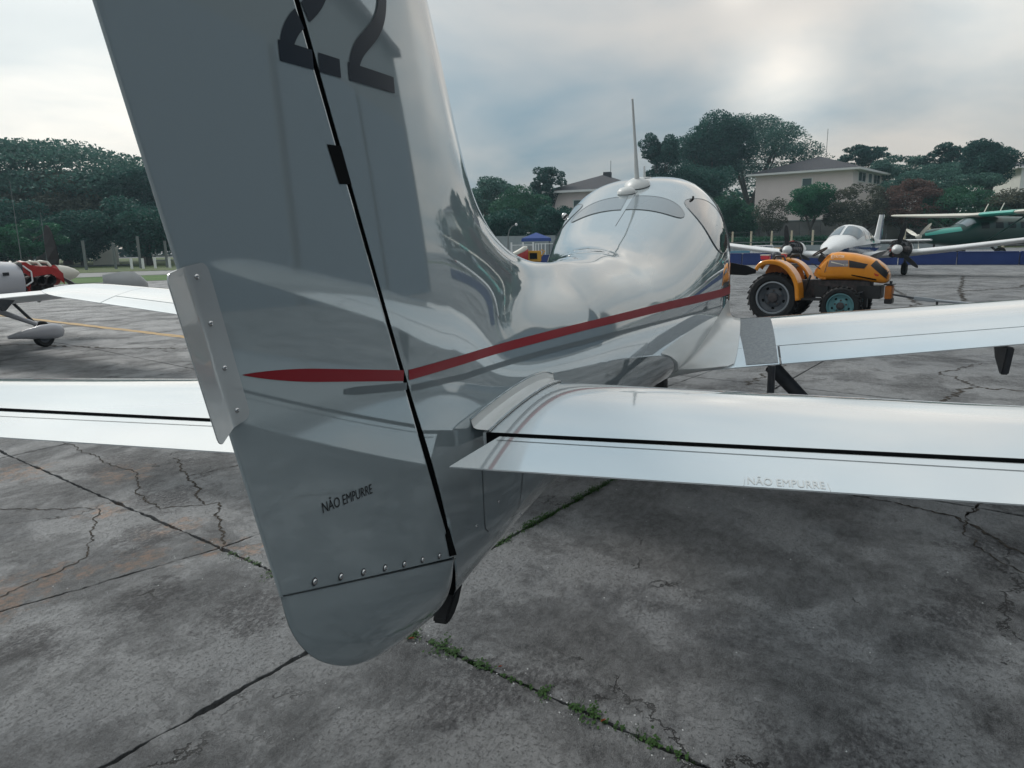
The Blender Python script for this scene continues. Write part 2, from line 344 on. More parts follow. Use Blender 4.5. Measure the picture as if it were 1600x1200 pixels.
# ------------------------------------------------------------------ ground
U0 = Vector((.937, -.349)); V0 = Vector((.349, .937)); O0 = Vector((1.148, .898))
def uv(u, v): p = O0 + U0 * u + V0 * v; return p
def gmesh(name, pts, z, mt, parent=None):
    return mesh(name, [(p[0], p[1], z) for p in pts], [tuple(range(len(pts)))], mt, parent)
us = [-9.3, -6.2, -3.1, 0, 3.1, 6.2, 9.3, 12.4]; vs = [-12.4, -9.3, -6.2, -3.1, 0, 1.28, 4.4, 7.5, 10.6, 13.7]
node = {}
r2 = random.Random(3)
for i, u in enumerate(us):
    for j, v in enumerate(vs):
        du, dv = r2.uniform(-.08, .08), r2.uniform(-.08, .08)
        if i in (0, len(us) - 1) or j in (0, len(vs) - 1) or (i == 3 and j in (3, 4, 5)) or j == 4: du = dv = 0
        if j == 5: dv = -.2 * u if u < 0 else -.04 * u; du = 0
        node[i, j] = (u + du, v + dv)
apron = props(empty('apron'), 'weathered grey concrete apron of cracked slabs with weeds in its joints', kind='structure')
big = 900
corners = [uv(us[0], vs[0]), uv(us[-1], vs[0]), uv(us[-1], vs[-1]), uv(us[0], vs[-1])]
outer = [uv(-big, -big), uv(big, -big), uv(big, big), uv(-big, big)]
gv = [(p.x, p.y, -.006) for p in corners] + [(p.x, p.y, -.006) for p in outer]
far = mesh('ground', gv, [(i, i + 4, (i + 1) % 4 + 4, (i + 1) % 4) for i in range(4)], 'concrete'); props(far, kind='structure')
far.data.flip_normals() if far.data.polygons[0].normal.z < 0 else None
sb = gmesh('joint_soil', corners, -.035, 'soil', apron); sb['kind'] = 'structure'
def jag(a, b, n, amp, rr):
    """irregular line between two points"""
    a, b = Vector(a), Vector(b); d = b - a; q = Vector((-d.y, d.x)).normalized(); pts = [a]; w_ = 0
    for k in range(1, n):
        w_ = w_ * .7 + rr.uniform(-amp, amp); e = min(k, n - k) / 3; pts.append(a + d * (k / n) + q * w_ * min(1, e))
    return pts + [b]
for i in range(len(us) - 1):
    for j in range(len(vs) - 1):
        c4 = [node[i, j], node[i + 1, j], node[i + 1, j + 1], node[i, j + 1]]
        near = (us[i] < 4 and us[i + 1] > -4 and vs[j] > -7 and vs[j + 1] < 8)
        cx_ = sum(c[0] for c in c4) / 4; cy_ = sum(c[1] for c in c4) / 4
        ins = []
        g0 = .010
        for c in c4: ins.append((c[0] + (g0 if c[0] < cx_ else -g0), c[1] + ((.013 if abs(c[1]) < .05 else g0 * .7) if c[1] < cy_ else -(.013 if abs(c[1]) < .05 else g0 * .7))))
        poly = []
        rr = random.Random(i * 31 + j)
        for q in range(4):
            seg = jag(ins[q], ins[(q + 1) % 4], 150 if near else 6, .0062, rr); poly += seg[:-1]
        P2 = [uv(p[0], p[1]) for p in poly]; n = len(P2)
        cc = uv(cx_, cy_)
        V = [(p.x, p.y, -.0015) for p in P2] + [(p.x + (cc.x - p.x) * .004, p.y + (cc.y - p.y) * .004, 0) for p in P2] + [(p.x, p.y, -.034) for p in P2]
        F = [tuple(range(n, 2 * n))] + [(a, (a + 1) % n, (a + 1) % n + n, a + n) for a in range(n)] + [(a + 2 * n, (a + 1) % n + 2 * n, (a + 1) % n, a) for a in range(n)]
        mesh('slab', V, F, 'concrete', apron)
def crack(pts, w0, w1, amp=.02, seed=1, z=.0022, name='crack'):
    rr = random.Random(seed); line = []
    for a, b in zip(pts, pts[1:]):
        n = max(3, int((Vector(b) - Vector(a)).length / .022)); line += jag(a, b, n, amp * .5, rr)[:-1]
    line.append(Vector(pts[-1])); n = len(line); V = []; F = []
    for k, p in enumerate(line):
        d = (line[min(k + 1, n - 1)] - line[max(k - 1, 0)]).normalized(); q = Vector((-d.y, d.x))
        wd = (w0 + (w1 - w0) * k / n) * rr.uniform(.35, 1.5) * (1 if 0 < k < n - 1 else .1)
        V += [(p.x + q.x * wd, p.y + q.y * wd, z), (p.x - q.x * wd * rr.uniform(.5, 1), p.y - q.y * wd, z)]
    F = [(2 * k, 2 * k + 1, 2 * k + 3, 2 * k + 2) for k in range(n - 1)]
    return mesh(name, V, F, 'soil', apron)
CR = [([(2.96, 3.67), (2.6, 3.2), (2.13, 2.65), (2.2, 2.6), (1.9, 2.35), (1.63, 2.1)], .006, .008), ([(2.6, 3.2), (2.9, 3.0), (3.6, 3.1)], .004, .003),
      ([(2.13, 2.65), (2.0, 2.9), (2.2, 3.3), (2.56, 3.63), (2.75, 4.18), (3.2, 5.2)], .006, .004), ([(.72, 2.8), (1.3, 2.75), (1.9, 3.3), (1.7, 4.0), (2.2, 4.6)], .004, .005),
      ([(3.29, -1.71), (3.12, -2.02), (2.84, -2.13), (2.64, -2.21), (2.2, -2.3), (1.8, -2.6)], .010, .014), ([(3.36, -2.21), (3.15, -2.08), (2.84, -1.98), (2.5, -2.05), (2.25, -2.25)], .006, .004),
      ([(3.29, -1.71), (3.5, -1.1), (4.2, -.6)], .008, .005), ([(3.15, -2.08), (3.5, -2.3), (4.4, -2.4), (5.2, -2.9)], .008, .006),
      ([(7.17, -4.4), (7.2, -3.76), (7.33, -3.38), (7.0, -3.1), (6.73, -2.91), (6.3, -2.7)], .014, .02), ([(7.33, -3.38), (8.2, -3.2), (9.0, -3.9)], .012, .008),
      ([(6.9, -.9), (8.6, -1.5), (9.35, -2.13), (10.8, -2.4)], .014, .010), ([(12.5, -1.2), (14.5, -3.9), (18, -5.2), (24, -5.8)], .03, .02),
      ([(17, -6), (22.3, -7.3), (31, -9.8)], .03, .02), ([(22.3, -7.3), (24, -9.4), (30, -12)], .03, .02), ([(10.2, 9.0), (8.2, 8.0), (7.9, 9.4), (8.0, 11.5), (7.4, 13)], .02, .03),
      ([(8.2, 8), (7.2, 6.9), (6.8, 5.6)], .02, .01)]
for q, (pp, a, c) in enumerate(CR): crack(pp, a, c, (.032 if pp[0][0] < 6 else .10), q + 5)
# worn yellow taxi line on the left
rr = random.Random(5); V = []; n = 60
for k in range(n + 1):
    t = k / n * 1.6 - .3; V += [(9.68 + t * 2.77 + rr.uniform(-.02, .02), 9.76 + t * 8.17, .004), (9.50 + t * 2.77 + rr.uniform(-.02, .02), 9.82 + t * 8.17, .004)]
V = [(x, y, .003) for x, y, z in V]
yl = mesh('taxi_line', V, [(2 * k, 2 * k + 1, 2 * k + 3, 2 * k + 2) for k in range(n)], 'yellowline'); props(yl, kind='structure')

# lawn strips and road at the left, verge in front of the trees
def band(name, pxs, d0, d1, z, mt):
    A = [place(p, d0(p) if callable(d0) else d0, 410)[0] for p in pxs]; Bp = [place(p, d1(p) if callable(d1) else d1, 410)[0] for p in pxs]
    return props(gmesh(name, [(p.x, p.y) for p in A] + [(p.x, p.y) for p in Bp[::-1]], z, mt), kind='structure')
band('lawn_strip', [-500, 0, 150, 420], 41, 49, .006, 'grass')
band('road', [-900, -300, 200, 520], 49.5, 57, .010, 'road')
band('lawn', [-900, -300, 200, 500, 700], 58, 130, .014, 'verge')
band('verge', [700, 900, 1200, 1500, 1900, 2300], 97, 112, .014, 'verge')
for k in range(2): pass

# ------------------------------------------------------------------ grass and litter in the slab joints
def tufts(name, spots, label, cat, mt='weed'):
    V = []; F = []; rr = random.Random(len(spots) + 3)
    for (x, y, sp, hh, n, kind) in spots:
        for _ in range(n):
            bx, by = x + rr.gauss(0, sp), y + rr.gauss(0, sp * .5); a = rr.uniform(0, 6.28); h = hh * rr.uniform(.25, .7); w_ = (.0020 if kind else .0045) * rr.uniform(.7, 1.3); ln = rr.uniform(.3, 1.0) * h
            dx, dy = math.cos(a), math.sin(a); px_, py_ = -dy * w_, dx * w_; b = len(V)
            if kind:      # blade
                for t, ww in ((0, 1), (.5, .8), (1, .05)):
                    V += [(bx + dx * ln * t * t + px_ * ww, by + dy * ln * t * t + py_ * ww, -.02 + (h + .02) * (t - .25 * t * t)), (bx + dx * ln * t * t - px_ * ww, by + dy * ln * t * t - py_ * ww, -.02 + (h + .02) * (t - .25 * t * t))]
                F += [(b, b + 1, b + 3, b + 2), (b + 2, b + 3, b + 5, b + 4)]
            else:         # small round leaf on a short stalk
                z = h * .8; tl = rr.uniform(-.5, .5)
                for q in range(6):
                    t = q / 6 * 6.283; V.append((bx + dx * ln + math.cos(t) * w_ * 1.5, by + dy * ln + math.sin(t) * w_, z + math.cos(t) * w_ * tl))
                F.append(tuple(range(b, b + 6)))
    o = mesh(name, V, F, LF[mt]); props(o, label, cat, kind='stuff'); return o
def onC(v, off=0): p = uv(off, v); return p.x, p.y
sp = []
rr = random.Random(12)
for v, s_, h, n, k in ((-.27, .022, .050, 60, 1), (-.27, .03, .02, 60, 0), (-.44, .035, .028, 80, 0), (-.52, .02, .02, 50, 0), (-.63, .02, .022, 40, 1), (-.66, .02, .015, 30, 0), (-.90, .03, .03, 40, 1), (-.98, .03, .018, 40, 0), (-1.12, .03, .03, 60, 1), (-1.19, .035, .022, 70, 0), (-1.36, .03, .035, 50, 1), (-1.43, .02, .03, 26, 0), (.75, .04, .02, 50, 0), (1.1, .04, .03, 60, 1)):
    x, y = onC(v); sp.append((x, y, s_, h, n, k))
for _ in range(90):
    x, y = onC(rr.uniform(-1.6, 1.2)); sp.append((x, y, .009, .013, 8, rr.random() < .4))
joint_grass = tufts('joint_weeds', sp, 'low green weeds growing in the slab joint below the rudder tip', 'weeds')
sp = []
for _ in range(150):
    u = rr.uniform(.45, 3.0); p = uv(u, rr.gauss(0, .008)); sp.append((p.x, p.y, .02, .026 * (1.5 if 1.2 < u < 2.3 else .7), 22 if 1.2 < u < 2.3 else 8, rr.random() < .6))
tufts('joint_grass', sp, 'strip of grass in the slab joint running away under the tailplane', 'grass')
def dryleaf(x, y, s, label):
    V = []; n = 9; rr = random.Random(int(x * 1000))
    for q in range(n):
        a = q / n * 6.283; r = s * (1 + .35 * math.cos(2 * a)) * rr.uniform(.8, 1.1); V.append((math.cos(a) * r, math.sin(a) * r * .6, .006 + .4 * s * abs(math.sin(a))))
    V.append((0, 0, .004)); o = mesh('dry_leaf', V, [(q, (q + 1) % n, n) for q in range(n)], 'leaflitter'); o.location = (x, y, .003); o.rotation_euler = (0, 0, rr.uniform(0, 6)); props(o, label, 'leaf', 'dry leaves on the apron')
x, y = onC(-.30, -.035); dryleaf(x, y, .012, 'orange dry leaf beside the tallest grass tuft under the rudder tip')
x, y = onC(-1.24, -.01); dryleaf(x, y, .009, 'orange dry leaf among the weeds near the bottom edge of the picture')
x, y = onC(-.74, .03); dryleaf(x, y, .007, 'small orange dry leaf halfway along the weedy joint')
def pebbles():
    V = []; F = []; rr = random.Random(77)
    for _ in range(420):
        if rr.random() < .45: p = uv(rr.gauss(0, .05), rr.uniform(-1.6, 1.4))
        else: p = uv(rr.uniform(-1.5, 3), rr.uniform(-3, 2.5))
        s = rr.uniform(.0012, .0042); b = len(V); V += [(p.x + s, p.y, 0), (p.x, p.y + s, 0), (p.x - s, p.y, 0), (p.x, p.y - s, 0), (p.x + s * .2, p.y, s * 1.1)]
        F += [(b, b + 1, b + 4), (b + 1, b + 2, b + 4), (b + 2, b + 3, b + 4), (b + 3, b, b + 4)]
    props(mesh('grit', V, F, 'trim'), 'loose pale grit and crumbs scattered on the concrete', 'grit', kind='stuff')
pebbles()

# ------------------------------------------------------------------ the aeroplane in front
BANK, NOSE = -.015, .0446
def rmat():
    return Matrix.Rotation(-NOSE, 3, 'Y') @ Matrix.Rotation(BANK, 3, 'X')
I = np.interp
sx = [-1, 0, .5, 1, 1.5, 2, 2.5, 3, 3.5, 4, 4.5, 5, 5.6, 6.2, 6.7]
s_hw = [.03, .050, .125, .20, .28, .36, .445, .53, .61, .655, .652, .61, .54, .44, .30]
s_zt = [1.40, 1.42, 1.465, 1.51, 1.535, 1.555, 1.625, 1.735, 1.845, 1.95, 1.985, 1.90, 1.62, 1.52, 1.42]
s_zb = [.87, .855, .835, .82, .79, .75, .70, .645, .60, .575, .57, .575, .60, .68, .82]
s_zc = [1.14, 1.14, 1.14, 1.14, 1.14, 1.14, 1.14, 1.14, 1.13, 1.12, 1.10, 1.10, 1.10, 1.10, 1.12]
def smooth_tab(xs, ys):
    xx = np.linspace(xs[0], xs[-1], 400); yy = np.interp(xx, xs, ys); k = np.hanning(27); k /= k.sum()
    pad = np.concatenate([yy[0] + (yy[1] - yy[0]) * np.arange(-13, 0), yy, yy[-1] + (yy[-1] - yy[-2]) * np.arange(1, 14)]); return xx, np.convolve(pad, k, 'valid')
T_hw, T_zt, T_zb, T_zc = (smooth_tab(sx, q) for q in (s_hw, s_zt, s_zb, s_zc))
hw = lambda x: np.interp(x, *T_hw); zt = lambda x: np.interp(x, *T_zt); zb = lambda x: np.interp(x, *T_zb); zcn = lambda x: np.interp(x, *T_zc)
# ridge of fin leading edge and dorsal fillet, side outline (x, z) from the tip forwards
LE = np.array([(-.215, 2.69), (.032, 2.19), (.115, 2.022), (.199, 1.852), (.262, 1.785), (.330, 1.735), (.41, 1.694), (.50, 1.657), (.62, 1.622), (.78, 1.592), (1.0, 1.572), (1.25, 1.562), (1.5, 1.558)] + [(x_, float(zt(x_)) + e_) for x_, e_ in ((1.7, .022), (1.9, .008), (2.1, .002), (2.3, 0.), (2.5, 0.))])
def densify(P, n, sm=9):
    d = np.r_[0, np.cumsum(np.hypot(*np.diff(P, axis=0).T))]; t = np.linspace(0, d[-1], n); Q = np.c_[np.interp(t, d, P[:, 0]), np.interp(t, d, P[:, 1])]
    k = np.hanning(sm + 2)[1:-1]; k /= k.sum(); h = sm // 2
    for c in (0, 1):
        a = Q[:, c]; pad = np.r_[2 * a[0] - a[h:0:-1], a, 2 * a[-1] - a[-2:-h - 2:-1]]; Q[:, c] = np.convolve(pad, k, 'valid')
    return Q
LEd = densify(LE, 200, 15)
nexp = lambda x: 2.25 + .55 * np.clip((np.asarray(x, float) - 2.3) / 1.5, 0, 1)
def topz(x):
    x = np.asarray(x, float); a = np.interp(x, LEd[:, 0][100:], LEd[:, 1][100:]); f = np.clip((x - 2.2) / .2, 0, 1); return np.where(x < 2.4, a * (1 - f) + zt(x) * f, zt(x))
xhinge = lambda z: -.112 - .366 * (z - 1.009)
xle_s = lambda z: .199 - .494 * (z - 1.852)
xte = lambda z: -.667 - .208 * (z - 1.2)
def naca(c):
    c = np.clip(c, 0, 1); return 5 * (.2969 * np.sqrt(c) - .126 * c - .3516 * c ** 2 + .2843 * c ** 3 - .1015 * c ** 4)
def Wfin(x, z):
    zz = np.maximum(z, 1.0); ch = xle_s(zz) - xte(zz); return naca((xle_s(zz) - x) / ch) * .098 * ch + .002
def W(x, z, ridge=True):
    """half width of tail cone, fuselage and fin at side-view point x, z"""
    x = np.asarray(x, float); z = np.asarray(z, float)
    f_ = np.clip((x - .9) / .6, 0, 1); f_ = f_ * f_ * (3 - 2 * f_)
    t, b, c, h = zt(x) * (1 - f_) + topz(x) * f_, zb(x), zcn(x), hw(x)
    q = np.where(z > c, (z - c) / (t - c), (c - z) / (c - b)); n = nexp(x)
    g = 1 - np.clip(q, 0, 3) ** n; dl = np.where(z > c, .26 * np.clip((1.45 - x) / .9, .0, 1) + .004, .004)
    gs = np.where(g / dl > 30, g, dl * np.log1p(np.exp(np.clip(g / dl, -60, 30)))); gs = np.where(gs < 1e-9, 0, gs)
    Wb = h * gs ** (1 / n)
    X, Z = np.broadcast_arrays(x, z); d = np.full(X.shape, 9.)
    for k in range(0, 200):
        d = np.minimum(d, np.hypot(X - LEd[k, 0], Z - LEd[k, 1]))
    zz = np.maximum(Z, 1.0); ch = xle_s(zz) - xte(zz)
    mixh = np.clip((X - xhinge(Z)) / .30, 0, 1); mixh = mixh * mixh * (3 - 2 * mixh)
    cN = mixh * d * 1.115 / ch + (1 - mixh) * np.maximum((xle_s(zz) - X), d * .8) / ch
    Wn = naca(cN) * .098 * ch * np.clip((1.75 - X) / .9, 0, 1) * np.clip((Z - .95) / .5, 0, 1)
    p = 2.2
    Wt = (Wb ** p + Wn ** p) ** (1 / p)
    rnd = np.where(X < 1.5, np.sqrt(np.clip(d / .006, 0, 1)), 1)
    return Wt * rnd
plane = empty('light_aircraft'); plane.matrix_world = Matrix.Translation((0, 0, 1)) @ rmat().to_4x4() @ Matrix.Translation((0, 0, -1))
props(plane, 'glossy pearl grey low-wing aeroplane seen from behind its tall rudder, with a red side stripe', 'aeroplane')
NT = 130; tt = (1 - np.cos(np.pi * np.linspace(0, 1, NT))) / 2
rows = []
# rear fan, from the hinge line to x = 1.0
zb0 = .868; nf = 70
ztip = 2.69
topP = []
for s in np.linspace(0, 1, nf):
    if s < .12: u = s / .12; topP.append((xhinge(ztip) + 0 + (LEd[0, 0] - xhinge(ztip)) * u, ztip + .05 * math.sin(u * math.pi * .5) * 0))
    else:
        u = (s - .12) / .88; k = u ** .9; ii = np.searchsorted(LEd[:, 0], 1.0); arc = k * ii
        topP.append((np.interp(arc, range(200), LEd[:, 0]), np.interp(arc, range(200), LEd[:, 1])))
botP = [(-.075 + 1.075 * s, float(zb(-.075 + 1.075 * s))) for s in np.linspace(0, 1, nf) ** 1.15]
for (a, b), (c, d) in zip(botP, topP):
    X = a + (c - a) * tt; Z = b + (d - b) * tt
    if len(rows) == 0:      # follow the hinge line exactly
        Z = b + (d - b) * tt; X = np.where(Z > .95, xhinge(Z), xhinge(.95) + (.95 - Z) * .35); X = X - .001
    rows.append(np.c_[X, W(X, Z), Z])
for x in np.linspace(1.0, 6.7, 190)[1:]:
    a, d = float(zb(x)), float(topz(x)); Z = a + (d - a) * tt; X = np.full(NT, x); rows.append(np.c_[X, W(X, Z), Z])
R_ = np.array(rows)
for _ in range(6):      # fair the surface
    Y = R_[:, :, 1]; Y2 = Y.copy(); Y2[1:-1] = .25 * Y[:-2] + .5 * Y[1:-1] + .25 * Y[2:]; Y3 = Y2.copy(); Y3[:, 6:-6] = .25 * Y2[:, 5:-7] + .5 * Y2[:, 6:-6] + .25 * Y2[:, 7:-5]
    R_[3:, :, 1] = Y3[3:]
# a full closed ring: right side up, left side down
full = np.concatenate([R_ * [1, -1, 1], R_[:, ::-1]], axis=1)
fus = grid('fuselage', full, 'paint', plane, closed=True)
nose = B().lathe([(.30, 0), (.29, .03), (.2, .08), (.0, .12)], (6.7, 0, 1.12), 'X', 40).build('nose_ring', 'paint', plane, True, 60)
B().lathe([(.15, 0), (.145, .1), (.11, .22), (.05, .32), (0, .36)], (6.84, 0, 1.12), 'X', 32).build('spinner', 'wingpaint', plane, True, 60)
for k in range(3):
    a = k * 2.094 + math.pi + .14; bb = B(); d = Vector((0, math.cos(a), math.sin(a))); q = Vector((0, -math.sin(a), math.cos(a)))
    V = []
    for r, wd, tw in ((.1, .035, .5), (.3, .075, .4), (.6, .075, .25), (.85, .055, .15), (.95, .02, .1)):
        for sgn in (-1, 1):
            V += [Vector((6.9 + sgn * wd * math.sin(tw * 1.6), 0, 1.12)) + d * r + q * sgn * wd + Vector((e, 0, 0)) for e in (-.008, .008)]
    F = []
    for r in range(4):
        o_ = r * 4; F += [(o_, o_ + 2, o_ + 6, o_ + 4), (o_ + 1, o_ + 5, o_ + 7, o_ + 3), (o_, o_ + 4, o_ + 5, o_ + 1), (o_ + 2, o_ + 3, o_ + 7, o_ + 6)]
    bb.add(V, F).build('propeller_blade', 'blackplastic', plane)
# closed rear face of the fin: the dark hinge slot
capv = [(R_[0, k, 0] - .001, s * R_[0, k, 1] * .96, R_[0, k, 2]) for k in range(NT) for s in (-1, 1)]
mesh('hinge_slot', capv, [(2 * k, 2 * k + 1, 2 * k + 3, 2 * k + 2) for k in range(NT - 1)], 'black', plane)

# rudder
GAP = .0065
def rudW(X, Z, s): return Wfin(X, Z)
def rudder_rows(n=60, m_=90, z_top=2.66):
    rows = []
    for t in np.linspace(0, 1, m_):
        zl = 1.214 + (z_top - .015 - 1.214) * t; zr = .996 + (z_top - .996) * t
        xl = xte(zl); xr = (xhinge(zr) if zr > .95 else xhinge(.95)) - GAP
        s = (1 - np.cos(np.pi * np.linspace(0, 1, n))) / 2
        X = xl + (xr - xl) * s; Z = zl + (zr - zl) * s; Wd = Wfin(X, Z)
        Wd = Wd * np.maximum(.80, np.sqrt(np.clip(1 - np.clip(1 - (xr - X) / .012, 0, 1) ** 2, 0, 1))); Wd = np.where(s < 1e-6, .0015, Wd)
        Wd = np.minimum(Wd, .0025 + (X - xl) * .30)
        rows.append(np.c_[X, Wd, Z])
    return np.array(rows)
RR = rudder_rows()
full = np.concatenate([RR * [1, -1, 1], RR[:, ::-1]], axis=1)
rud = grid('rudder', full, 'paint', plane, closed=True, flip=True)
bm = bmesh.new(); bm.from_mesh(rud.data); bmesh.ops.recalc_face_normals(bm, faces=bm.faces); bm.to_mesh(rud.data); bm.free()
rtip = [tuple(p) for p in full[-1]]; c0 = full[-1].mean(0) + [0, 0, .03]
mesh('rudder_cap', rtip + [tuple(c0)], [(k, (k + 1) % len(rtip), len(rtip)) for k in range(len(rtip))], 'paint', rud, True)
ftop = [(x_, s * float(w_), 2.69) for s in (1,) for x_, w_ in ()]
# glass-fibre bottom fairing of the rudder
bot = densify(np.array([(-.669, 1.213), (-.668, 1.195), (-.660, 1.150), (-.640, 1.108), (-.612, 1.068), (-.580, 1.035), (-.536, .998), (-.486, .966), (-.418, .936), (-.330, .908), (-.230, .884), (-.160, .870), (-.115, .872), (-.092, .895), (-.090, .935), (-.115, .992)]), 80, 9)
seam = np.c_[np.linspace(-.669, -.115, 80), np.linspace(1.213, .992, 80)]
rows = []
for t in np.linspace(0, 1, 26):
    e = math.sin(t * math.pi / 2); P = seam + (bot - seam) * e
    Wd = np.minimum(Wfin(P[:, 0], P[:, 1]), .003 + (P[:, 0] + .669) * .30) * math.sqrt(max(0, 1 - e ** 2.6)) + .0004
    front = np.clip((-.088 - P[:, 0]) / .03, 0, 1); Wd = Wd * np.sqrt(np.clip(front * (2 - front), 0.02, 1))
    if t == 0: P = P + [0, -.0012]
    rows.append(np.c_[P[:, 0], Wd, P[:, 1]])
RB = np.array(rows); full = np.concatenate([RB * [1, -1, 1], RB[:, ::-1]], axis=1)
rf = grid('rudder_fairing', full, 'paint', rud, closed=True)
bm = bmesh.new(); bm.from_mesh(rf.data); bmesh.ops.recalc_face_normals(bm, faces=bm.faces); bm.to_mesh(rf.data); bm.free()
def onside(P2, off, side=-1, wf=None):
    P2 = np.asarray(P2, float); wv = (wf or W)(P2[:, 0], P2[:, 1]) + off; return np.c_[P2[:, 0], side * wv, P2[:, 1]]
def ribbon(name, C, half, mt, parent, off=.0012, side=-1, wf=None, k=4):
    """strip along a side-view line C (n,2) with half width(s)"""
    C = np.asarray(C, float); half = np.broadcast_to(half, len(C)); d = np.gradient(C, axis=0); d /= np.linalg.norm(d, axis=1)[:, None]; q = np.c_[-d[:, 1], d[:, 0]]
    L_ = [onside(C + q * (half * e)[:, None], off, side, wf) for e in np.linspace(-1, 1, k)]
    return grid(name, np.stack(L_, 1), mt, parent)
rw = lambda X, Z: np.minimum(Wfin(X, Z), .0025 + (X - xte(Z)) * .30)
ribbon('seam_line', seam + [0, .0], .0011, 'seam', rud, .0016, wf=rw)
for side in (-1, 1):
    # red stripe: rudder piece with pointed tail, then tail cone and fuselage
    X = np.linspace(-.696, -.288, 40); Z = 1.555 - .236 * (X + .696); q_ = np.clip((X + .696) / .16, 0, 1); h = .0100 * (q_ * (2 - q_)) ** .9
    ribbon('red_stripe', np.c_[X, Z + .003], h + .0003, 'red', rud, .0009, side, rw)
    X = np.linspace(-.268, 5.4, 260); Z = np.interp(X, [-.3, .0, .45, 1, 2.2, 3.9, 5.4], [1.461, 1.432, 1.395, 1.352, 1.262, 1.132, 1.02])
    h = np.interp(X, [-.2, 1, 2.2, 4, 5.4], [.0100, .0135, .020, .029, .032])
    ribbon('red_stripe', np.c_[X, Z], h, 'red', fus, .0012, side)
    X = np.linspace(-.48, -.279, 20); Z = 1.482 - .20 * (X + .494); h = .0065 * np.sqrt(np.clip((X + .494) / .05, 0, 1)) + .0004
    ribbon('grey_stripe', np.c_[X, Z], h, 'greystripe', rud, .0009, side, rw)
    X = np.linspace(-.258, 3.6, 200); Z = np.interp(X, [-.3, .0, .45, 1, 2.2, 3.9], [1.436, 1.392, 1.352, 1.300, 1.19, 1.04]); h = np.interp(X, [-.2, 1, 2.6, 3.6], [.0062, .008, .006, .0005])
    ribbon('grey_stripe', np.c_[X, Z], h, 'greystripe', fus, .0012, side)
# registration figures, lower halves in view
def two(x0, wd, side):
    S = np.array([(-.381, 1.991), (-.572, 1.991)]), densify(np.array([(-.552, 1.982), (-.552, 1.995), (-.546, 2.010), (-.522, 2.032), (-.484, 2.052), (-.447, 2.072), (-.416, 2.098), (-.400, 2.130), (-.400, 2.168), (-.414, 2.200), (-.445, 2.222), (-.480, 2.226), (-.512, 2.212), (-.532, 2.185)]), 70, 9)
    tr_ = lambda Q: np.c_[x0 + (Q[:, 0] + .552) / .171 * wd, Q[:, 1] - .009]; foot = tr_(densify(np.array(S[0]), 60, 3)); neck = tr_(S[1])
    for C, h in ((foot, .0135), (neck, .0140)):
        for part, keep in ((rud, lambda P: P[:, 0] < xhinge(P[:, 1]) - .013), (fus, lambda P: P[:, 0] > xhinge(P[:, 1]) + .002)):
            idx = np.where(keep(C))[0]
            if len(idx) < 3: continue
            for run in np.split(idx, np.where(np.diff(idx) != 1)[0] + 1):
                if len(run) < 3: continue
                ribbon('registration_figure', C[run], h, 'letter', part, .0012 if part is fus else .0009, side, None if part is fus else rw)
for side in (-1, 1):
    two(-.542, .132, side); two(-.371, .134, side)
# cut-outs at the rudder hinges
def patch(name, poly, mt, parent, off, wf=None, side=-1, n=10):
    """quad patch, four side-view corners"""
    a, b, c, d = (np.array(q, float) for q in poly); G = []
    for s in np.linspace(0, 1, n):
        l = a + (d - a) * s; r = b + (c - b) * s; G.append(onside(np.array([l + (r - l) * t for t in np.linspace(0, 1, n)]), off, side, wf))
    return grid(name, np.array(G), mt, parent)
for side in (-1, 1):
    patch('hinge_cutout', [(-.467, 1.866), (-.430, 1.866), (-.409, 1.808), (-.443, 1.808)], 'black', rud, .0008, lambda X, Z: Wfin(X, Z), side)
    patch('hinge_cutout', [(-.160, 1.072), (-.140, 1.080), (-.109, .998), (-.145, 1.012)], 'black', rud, .0008, lambda X, Z: Wfin(X, Z), side)
# black tail skid
B().prism([(.0, .872), (-.05, .872), (-.098, .846), (-.118, .832), (-.122, .822), (-.106, .815), (-.070, .818), (-.04, .832), (-.01, .860)], -.018, .018).build('tail_skid', 'rubber', plane, bevel=.004)
# bent trim tab bolted to the trailing edge, right side
TB = [(-.736, 1.711), (-.694, 1.500), (-.776, 1.484), (-.818, 1.702)]
C4 = [Vector(p) for p in TB]; G = []
def tabp(u, v):
    """u across from rudder (0) to free edge (1), v down"""
    a = C4[0].lerp(C4[1], v); b = C4[3].lerp(C4[2], v); p = a.lerp(b, u); fr = xte(p.y); yy = float(max(rw(np.array([p.x]), np.array([p.y]))[0], .0025)) + .0022
    out_ = max(0, fr + .004 - p.x); return (p.x, -(yy + out_ * .34), p.y)
nU, nV = 18, 40; V = []; F = []
rc = .012
for s_ in (0, .0022):
    for j in range(nV + 1):
        for i in range(nU + 1):
            u, v = i / nU, j / nV; hw_ = .10; hh = .2; cu, cv = u * hw_, v * hh
            ex = min(cu, hw_ - cu); ey = min(cv, hh - cv)
            if ex < rc and ey < rc:   # rounded corners
                k = math.hypot(rc - ex, rc - ey)
                mxk = max(rc - ex, rc - ey)
                if k > 0: f_ = mxk / k; nx, ny = (rc - ex) * f_, (rc - ey) * f_; cu = cu + ((rc - ex) - nx) * (1 if cu < hw_ / 2 else -1); cv = cv + ((rc - ey) - ny) * (1 if cv < hh / 2 else -1)
            p = tabp(cu / hw_, cv / hh); V.append((p[0], p[1] - s_, p[2]))
st = (nU + 1) * (nV + 1)
for j in range(nV):
    for i in range(nU):
        a = j * (nU + 1) + i; F += [(a, a + 1, a + nU + 2, a + nU + 1), (a + st, a + st + nU + 1, a + st + nU + 2, a + st + 1)]
edge = [i for i in range(nU + 1)] + [j * (nU + 1) + nU for j in range(1, nV + 1)] + [nV * (nU + 1) + i for i in range(nU - 1, -1, -1)] + [j * (nU + 1) for j in range(nV - 1, 0, -1)]
